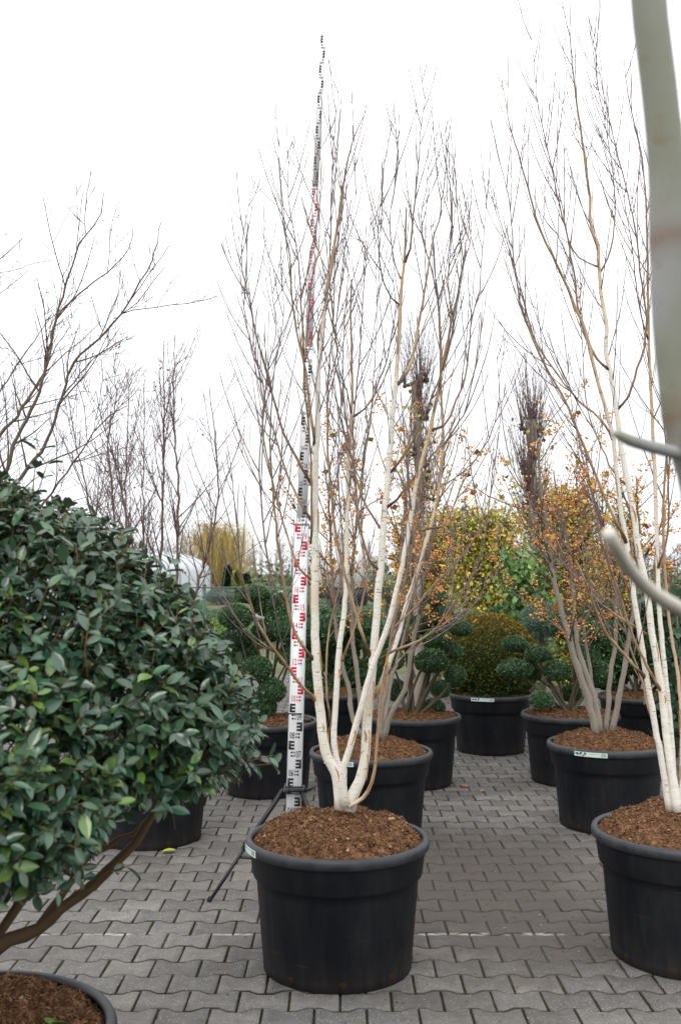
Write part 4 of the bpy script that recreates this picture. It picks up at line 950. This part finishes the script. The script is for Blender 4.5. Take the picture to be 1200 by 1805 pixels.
YEL = [(.30, .29, .045), (.40, .36, .05), (.50, .42, .06), (.21, .25, .045), (.54, .40, .07)]
GRN = [(.09, .17, .05), (.12, .22, .06), (.16, .28, .075)]
leafy_tree('yellow_leaf_tree', 'yellow-leaved bushy tree behind the yew dome', 850, 13.6, 872, 88, 91, YEL, 17000, .052, 'yellow leafy trees behind the tubs', .1)
leafy_tree('yellow_leaf_tree', 'yellow-leaved bushy tree rising behind the crab apple with leaning stems', 985, 14.2, 858, 95, 92, YEL, 19000, .052, 'yellow leafy trees behind the tubs', .1)
leafy_tree('yellow_leaf_tree', 'sparse yellow-leaved tree behind the crab apple of the front birch', 762, 15.0, 885, 85, 93, YEL, 9000, .05, 'yellow leafy trees behind the tubs', .12)
leafy_tree('yellow_leaf_tree', 'narrow gold-leaved tree behind the stems of the right birch', 1085, 15.2, 905, 60, 94, YEL, 6000, .05, 'yellow leafy trees behind the tubs', .12)
leafy_tree('green_shrub', 'loose light green leafy shrub between the yew dome and the yellow trees', 930, 11.6, 962, 62, 95, GRN, 2400, .075, None, .25, .02, 'shrub')
leafy_tree('green_shrub', 'dark broad-leaved evergreen shrub behind the right birch', 1205, 8.8, 1048, 52, 96, [(.05, .11, .065), (.07, .14, .08), (.04, .09, .05)], 900, .11, None, .25, .02, 'shrub')
leafy_tree('brown_shrub', 'russet twiggy shrub far behind the right birch', 1185, 16.0, 1005, 55, 97, [(.16, .08, .06), (.20, .11, .07)], 700, .05, None, .1, .02, 'shrub')

def mound(name, label, px, py, rx, ry, D, me, cat, group=None, seed=0):
    """clipped shrub rooted in the ground: foliage body plus a short stem"""
    c = P(px, py, D); root = thing(name, label, cat, (c.x, c.y, 0), 0, group); kp = F / D
    o = link('foliage', me, root, (0, 0, c.z)); o.scale = (rx / kp, rx / kp * .9, ry / kp); o.rotation_euler = (0, 0, seed)
    s = Soup(); s.tube([(0, 0, -.01), (.03, 0, c.z * .5), (0, 0, c.z)], [.035, .03, .02], 7, colf=WOODY); link('stem', s.mesh('stem', M['bark'], True), root)
mound('clipped_box_dome', 'broad clipped green dome behind the yew dome', 912, 1098, 66, 36, 12.0, BIGPAD, 'topiary')
mound('clipped_box_dome', 'clipped green dome behind the cloud-pruned holly with a ball on its soil', 1010, 1098, 44, 40, 10.6, BIGPAD, 'topiary', None, 2)
G1 = 'blue-green mountain pines behind the tubs'
mound('mountain_pine', 'blue-green pine cushion peeping over the yew dome', 822, 1108, 52, 28, 11.4, PINEPAD, 'pine', G1)
mound('mountain_pine', 'blue-green pine cushion between the yew dome and the clipped green dome', 952, 1098, 38, 34, 11.0, PINEPAD, 'pine', G1, 1)
mound('mountain_pine', 'blue-green pine cushion behind the measuring staff', 520, 1075, 40, 36, 14.0, PINEPAD, 'pine', G1, 2)
mound('mountain_pine', 'blue-green pine cushion behind the cloud-pruned holly by the crab apple', 725, 1085, 44, 30, 12.6, PINEPAD, 'pine', G1, 3)
mound('mountain_pine', 'blue-green pine cushion behind the leaning crab apple stems', 1085, 1110, 44, 34, 11.6, PINEPAD, 'pine', G1, 4)
G2 = 'light green low shrubs by the fence'
for i, (px, py, rx, ry, D, lb) in enumerate([(385, 1118, 40, 26, 12.5, 'light green clipped shrub beside the fence post'), (430, 1128, 48, 26, 12.0, 'light green clipped shrub under the cloud-pruned holly pads'), (350, 1135, 46, 34, 11.4, 'light green shrub half hidden by the evergreen shrub'), (330, 1098, 34, 20, 15.0, 'small light green shrub between fence and evergreen shrub')]):
    mound('low_shrub', lb, px, py, rx, ry, D, LIGHTPAD, 'shrub', G2, i)
mound('clipped_box_dome', 'wide dark clipped dome behind the birch stems in front of the truck', 640, 1118, 76, 34, 13.0, BIGPAD, 'topiary', None, 3)

# ------------------------------------------------------------------ fence, field, far things
root = thing('wire_fence', 'green chain-link fence with steel posts beyond the tubs', 'fence', (0, 17.2, 0))
s = Soup()
for i in range(6):
    x = X(361, 17.2) - 5.0 + i * 2.5
    q = Soup(); q.tube([(x, 0, -.01), (x, 0, 1.50)], .032, 10); q.tube([(x, 0, 1.50), (x, 0, 1.52)], .038, 10); link('post', q.mesh('post', M['fence'], True), root)
x0, x1 = X(361, 17.2) - 5.0, X(361, 17.2) + 7.5
q = Soup(); q.tube([(x0, -.035, 1.47), (x1, -.035, 1.47)], .012, 6); link('top_rail', q.mesh('top rail', M['fence']), root)
for z in (.1, .8): s.tube([(x0, -.035, z), (x1, -.035, z)], .0022, 3)
x = x0 - 1.4
while x < x1:
    for sg in (1, -1):
        a, b = (x, .05), (x + 1.4, 1.46)
        if sg < 0: a, b = (x, 1.46), (x + 1.4, .05)
        xa, xb = max(a[0], x0), min(b[0], x1)
        if xb > xa:
            za = a[1] + (b[1] - a[1]) * (xa - a[0]) / 1.4; zb = a[1] + (b[1] - a[1]) * (xb - a[0]) / 1.4
            s.tube([(xa, -.034 - .003 * sg, za), (xb, -.034 - .003 * sg, zb)], .0014, 3, cap=False)
    x += .06
o = link('wire_mesh', s.mesh('wire mesh', M['grey']), root); o['kind'] = 'stuff'

# greenhouse
DGH = 42.0; gx1 = X(372, DGH + 26); gx0 = gx1 - 9.0; L = 26.0
root = thing('film_greenhouse', 'long white film greenhouse beyond the fence', 'greenhouse', ((gx0 + gx1) / 2, DGH, 0))
hw = 4.5; zw, zt = 1.8, 3.3
arc = [(-hw, 0), (-hw, zw)] + [(-hw * math.cos(t), zw + (zt - zw) * math.sin(t)) for t in np.linspace(0, math.pi, 13)[1:-1]] + [(hw, zw), (hw, 0)]
s = Soup(); n = len(arc); s.add([(a, 0, z) for a, z in arc] + [(a, L, z) for a, z in arc], [(i, i + 1, n + i + 1, n + i) for i in range(n - 1)]); link('film_roof', s.mesh('film roof', M['film'], True), root)
s = Soup(); s.add([(a, .0, z) for a, z in arc] + [(0, 0, 0)], None, [(i + 1, i, n) for i in range(n - 1)]); link('end_wall', s.mesh('end wall', M['film']), root)
for i in range(9): 
    q = Soup(); q.tube([(a * 1.004, -.05 + i * L / 8, z * 1.004) for a, z in arc], .04, 5); link('hoop', q.mesh('hoop', M['grey']), root)
s = Soup(); s.box((-1.6, -.10, 0), (1.6, -.03, 2.3)); d = link('door', s.mesh('door', M['film']), root); s = Soup(); s.box((-.04, -.13, .02), (.04, -.1, 2.28)); link('door_frame', s.mesh('door frame', M['grey']), d)
for i, px in enumerate((330, 342, 352)):
    b = G(px, 1062); b = Vector((X(px, 36), 36 - i * .8, 0)); s = Soup(); s.lathe([(.19, 0), (.19, .03), (.13, .03), (.02, .7), (.0, .7)], 14)
    thing('traffic_cone', 'orange-red cone standing before the film greenhouse', 'cone', tuple(b), 0, 'cones by the greenhouse', s.mesh('cone', M['cone'], True))
# white truck
DT = 49.0; root = thing('box_truck', 'white box truck with black bumper and tyres parked on the road', 'truck', (X(603, DT), DT, 0))
s = Soup(); s.box((-1.25, 0, 1.05), (1.25, 7, 3.75)); link('cargo_box', s.mesh('cargo box', M['white']), root)
for x in (-.62, .62):
    s = Soup(); s.box((x - .6, -.035, 1.12), (x + .6, -.005, 3.68)); d = link('rear_door', s.mesh('rear door', M['white']), root); s = Soup(); s.box((x * .12 - .03, -.07, 1.1), (x * .12 + .03, -.04, 3.7)); link('lock_bar', s.mesh('lock bar', M['grey']), d)
s = Soup(); s.box((-1.2, -.15, .45), (1.2, .05, .95)); s.box((-.55, .2, .55), (.55, 6.8, 1.04)); link('bumper', s.mesh('bumper', M['black_metal']), root)
for y in (1.4, 5.8):
    for x in (-1.0, 1.0):
        s = Soup(); s.tube([(x - .16, y, .48), (x + .16, y, .48)], .48, 20); w = link('wheel', s.mesh('tyre', M['tyre']), root); s = Soup(); s.tube([(x - .165, y, .48), (x + .165, y, .48)], .25, 14); link('rim', s.mesh('rim', M['grey']), w)
for x in (-.95, .95):
    s = Soup(); s.box((x - .28, .75, .12), (x + .28, .80, 1.0)); link('mudflap', s.mesh('mudflap', M['black_metal']), root)
# car far away
DC = 95.0; root = thing('parked_car', 'small dark car parked far beyond the fence below the willow', 'car', (X(418, DC), DC, 0))
s = Soup(); s.box((-.85, 0, .35), (.85, 4.1, .85)); s.add([(-.78, .6, .85), (.78, .6, .85), (.78, 3.9, .85), (-.78, 3.9, .85), (-.6, 1.3, 1.4), (.6, 1.3, 1.4), (.6, 3.3, 1.4), (-.6, 3.3, 1.4)], [(0, 1, 5, 4), (1, 2, 6, 5), (2, 3, 7, 6), (3, 0, 4, 7), (4, 5, 6, 7)]); link('body', s.mesh('body', M['red_car']), root)
s = Soup(); s.add([(-.66, .66, .92), (.66, .66, .92), (.55, 1.18, 1.33), (-.55, 1.18, 1.33)], [(0, 1, 2, 3)]); link('windscreen', s.mesh('windscreen', M['glass']), root)
for x in (-.72, .72):
    s = Soup(); s.box((x - .12, -.03, .55), (x + .12, 0, .72)); link('headlight', s.mesh('headlight', M['white']), root)
    for y in (.8, 3.2):
        s = Soup(); s.tube([(x - .1, y, .31), (x + .1, y, .31)], .31, 14); link('wheel', s.mesh('wheel', M['tyre']), root)
# white panel beyond the hedge
b = Vector((X(494, 20), 20, 0)); root = thing('notice_board', 'plain white board on two posts behind the cloud-pruned holly', 'board', tuple(b))
s = Soup(); s.box((-.22, 0, 1.02), (.22, .03, 1.36)); link('panel', s.mesh('panel', M['white']), root)
for x in (-.16, .16):
    s = Soup(); s.tube([(x, .05, -.01), (x, .05, 1.3)], .02, 6); link('post', s.mesh('post', M['grey']), root)
# low sheds far away
root = thing('brick_shed', 'low flat-roofed brick shed beside the film greenhouse', 'shed', (X(384, 88), 88, 0))
s = Soup(); s.box((-1.6, 0, 0), (1.6, 5, 2.2)); link('wall', s.mesh('wall', mat('red brick', _flat((.30, .14, .10), .9, .2, 3))), root)
s = Soup(); s.box((-1.8, -.2, 2.203), (1.8, 5.2, 2.55)); link('roof', s.mesh('roof', M['white']), root)
s = Soup(); s.box((-.4, -.04, .05), (.45, -.003, 1.95)); link('door', s.mesh('door', M['grey']), root)

# willow
DWI = 70.0; b = Vector((X(385, DWI), DWI, 0)); root = thing('weeping_willow', 'golden weeping willow beyond the white film greenhouse', 'tree', tuple(b)); rng = np.random.RandomState(101)
s = Soup(); tops = []
for i in range(7):
    a = i * .9; q = np.array([math.cos(a) * rng.uniform(.8, 2.1), math.sin(a) * 1.6, rng.uniform(4.2, 5.3)]); p = catmull([(0, 0, 0), (q[0] * .2, q[1] * .2, 2.0), tuple(q)], .3); s.tube(p, np.linspace(.2, .04, len(p)), 7, colf=GREYB); tops += [x for x in p[int(len(p) * .55):]]
link('trunk', s.mesh('trunk', M['bark'], True), root); s = Soup()
for i in range(1500):
    c = tops[rng.randint(len(tops))] + rng.normal(size=3) * np.array([.35, .35, .15]); o = rng.normal(size=2) * .55; z1 = max(.9, c[2] - rng.uniform(.8, 3.2))
    s.tube([c, c + np.array([o[0] * .6, o[1] * .6, .12]), np.array([c[0] + o[0], c[1] + o[1], c[2] - .4]), np.array([c[0] + o[0] * 1.15, c[1] + o[1] * 1.15, z1])], [.012, .012, .011, .008], 3, col=np.array([.36, .27, .07]) * rng.uniform(.7, 1.35), cap=False)
o = link('crown', s.mesh('hanging shoots', M['leaf']), root); o['kind'] = 'stuff'
# conifers and shrubs beyond the fence
for i, (px, D, yt, hw_, c, lb) in enumerate([(402, 62, 1000, 9, [(.03, .06, .03), (.04, .075, .04)], 'dark green cone-shaped conifer in front of the willow'), (418, 58, 1008, 8, [(.20, .22, .05), (.26, .26, .06)], 'yellow-green layered conifer beside the far car'), (434, 66, 1012, 14, [(.04, .08, .04), (.06, .10, .05)], 'dark green rounded conifer beyond the fence')]):
    b = Vector((X(px, D), D, 0)); root = thing('conifer', lb, 'conifer', tuple(b), 0, 'conifers beyond the fence'); rng = np.random.RandomState(110 + i); h = P(px, yt, D).z; w = hw_ * D / F
    s = Soup(); s.tube([(0, 0, 0), (0, 0, h * .95)], [.08, .02], 6, colf=GREYB); link('trunk', s.mesh('trunk', M['bark']), root)
    n = 900; z = rng.uniform(.05, 1, n); a = rng.uniform(0, 6.28, n); r = w * (1 - z) ** .7 * rng.uniform(.5, 1, n); pal = np.array(c)
    s = Soup(); s.scatter(LEAF4[0], LEAF4[1], frames(np.c_[np.cos(a), np.sin(a), np.full(n, .1)] + rng.normal(size=(n, 3)) * .4, rng.uniform(0, 6, n)), np.c_[r * np.cos(a), r * np.sin(a), z * h], rng.uniform(.15, .3, n), pal[rng.randint(0, len(pal), n)] * rng.uniform(.7, 1.3, (n, 1)))
    o = link('crown', s.mesh('crown', M['leaf']), root); o['kind'] = 'stuff'
rng = np.random.RandomState(120)
lbs = ['grey-green shrub in the nursery rows beyond the fence', 'dark green shrub in the nursery rows beyond the fence']
for i in range(26):
    D = rng.uniform(21, 60); px = rng.uniform(300, 700) if i < 20 else rng.uniform(1040, 1200); hgt = rng.uniform(.35, .95); w = rng.uniform(.4, 1.1)
    if 36.5 < D < 48.5: D += 13
    k = i % 2; root = thing('nursery_shrub', lbs[k], 'shrub', (X(px, D), D, 0), 0, 'grey-green nursery shrubs' if k == 0 else 'dark green nursery shrubs')
    o = link('foliage', PINEPAD if k == 0 else BIGPAD, root, (0, 0, hgt * .55)); o.scale = (w, w, hgt * .62); o.rotation_euler = (0, 0, i)
    s = Soup(); s.tube([(0, 0, -.01), (.02, 0, hgt * .5)], [.03, .02], 6, colf=WOODY); link('stem', s.mesh('stem', M['bark']), root)
# far wood
s = Soup(); rng = np.random.RandomState(130)
for i in range(420):
    D = rng.uniform(140, 190); x = rng.uniform(-75, 75); h = rng.uniform(4.5, 8.0) * (1.0 if x < 0 else .9); b = np.array([x, D, 0]); c = np.array([.25, .215, .205]) * rng.uniform(.75, 1.2)
    s.tube([b, b + [rng.normal() * .3, 0, h * .6], b + [rng.normal() * .5, 0, h]], [.10, .06, .02], 4, col=c * .9)
    for _ in range(26):
        z = rng.uniform(.25, .95) * h; d = np.array([rng.normal() * .8, rng.normal() * .5, 1]); s.tube([b + [0, 0, z], b + np.array([0, 0, z]) + d * rng.uniform(.4, 1.0)], [.05, .02], 3, col=c, cap=False)
n = 9000; q = np.c_[rng.uniform(-75, 75, n), rng.uniform(125, 138, n), rng.uniform(0, 1, n) ** 1.5 * 3.0]
s.scatter(LEAF4[0], LEAF4[1], frames(unit(n, rng), rng.uniform(0, 6, n)), q, rng.uniform(.3, .7, n), np.array([[.10, .13, .07]]) * rng.uniform(.6, 1.5, (n, 1)))
o = link('distant_wood', s.mesh('distant wood', M['leaf'])); o['kind'] = 'stuff'; o['label'] = 'hazy grey band of bare trees along the horizon'; o['category'] = 'wood'

# ------------------------------------------------------------------ litter on the paving
def fallen(px, py, size, material, label, rz, cup=.25):
    g = G(px, py); V = LEAF8[0] * size * np.array([1.4, 1, 1.2]); V = V - np.array([0, .5 * size, 0]); V[:, 2] -= V[:, 2].min() - .003
    s = Soup(); s.add(V, LEAF8_Q, LEAF8_T); thing('fallen_leaf', label, 'leaf', (g.x, g.y, 0), rz, None, s.mesh('fallen leaf', material, True))
fallen(298, 1504, .085, M['yleaf'], 'yellow-green fallen leaf lying by the tub behind the evergreen shrub', 1.9)
fallen(817, 1388, .075, M['dryleaf'], 'orange-brown fallen leaf on the paving near the cloud-pruned tubs', .9)
fallen(850, 1396, .05, M['wood'], 'pale tan fallen leaf beside the orange-brown leaf', 2.4)
fallen(806, 1347, .045, M['yleaf'], 'small yellow fallen leaf in front of the yew tub', .3)
rng = np.random.RandomState(140); s = Soup(); n = 420
px = rng.uniform(0, 1200, n); py = 1340 + 465 * rng.uniform(0, 1, n) ** .9; q = np.array([G(a, b) for a, b in zip(px, py)]); q[:, 2] = .002
aisle = rng.uniform(size=n) < .5; q[aisle, 0] = rng.normal(.8, .45, aisle.sum()); q[aisle, 1] = rng.normal(5.4, .9, aisle.sum())
pal = np.array([(.10, .05, .025), (.18, .09, .04), (.05, .03, .02), (.45, .20, .04), (.5, .47, .4)])
cv = np.array([(1, 0, 0), (-.9, .1, 0), (0, 1.1, 0), (.1, -.9, .1), (0, 0, .6), (0, 0, -.4)])
s.scatter(cv, None, frames(np.c_[rng.normal(size=(n, 2)), np.zeros(n)], np.zeros(n)), q, rng.uniform(.0015, .0055, (n, 3)) * np.array([1, 1.5, .8]), pal[rng.choice(5, n, p=[.35, .25, .2, .12, .08])], [(0,2,4),(2,1,4),(1,3,4),(3,0,4),(2,0,5),(1,2,5),(3,1,5),(0,3,5)])
o = link('compost_crumbs', s.mesh('compost crumbs', M['fibre'])); o['kind'] = 'stuff'; o['label'] = 'loose compost crumbs and bits scattered over the paving'; o['category'] = 'litter'

# bits lying on the compost
def on_soil(px0, D, soil, rz, lx, ly):
    a = -rz * 3; return Vector((X(px0, D) + lx, D + ly, SOILS[soil][2](lx * math.cos(a) - ly * math.sin(a), lx * math.sin(a) + ly * math.cos(a)) + .004))
s = Soup(); s.box((-.022, -.012, -.004), (.022, .012, .006)); V = s.V[0]; V[4:, :2] *= .7; V[1, 2] += .004; V[6, 0] += .006
thing('wood_chip', 'pale wood chip on the compost beside the front birch stems', 'wood chip', tuple(on_soil(595, 4.5, 0, .25, .235, .03)), .5, None, s.mesh('wood chip', M['wood']))
for i, (lx, ly, rz) in enumerate(((.255, .02, 1.2), (.285, .03, 2.0))):
    s = Soup(); s.add(LEAF8[0] * .045, LEAF8_Q, LEAF8_T)
    thing('fallen_leaf', ('bright green fallen leaf lying flat' if i == 0 else 'curled bright green fallen leaf') + ' on the compost under the evergreen shrub', 'leaf', tuple(on_soil(-62, 2.6, 2, .4, lx, ly)), rz, None, s.mesh('green leaf', M['gleaf'], True)).rotation_euler = (.25, .3 * i, rz)
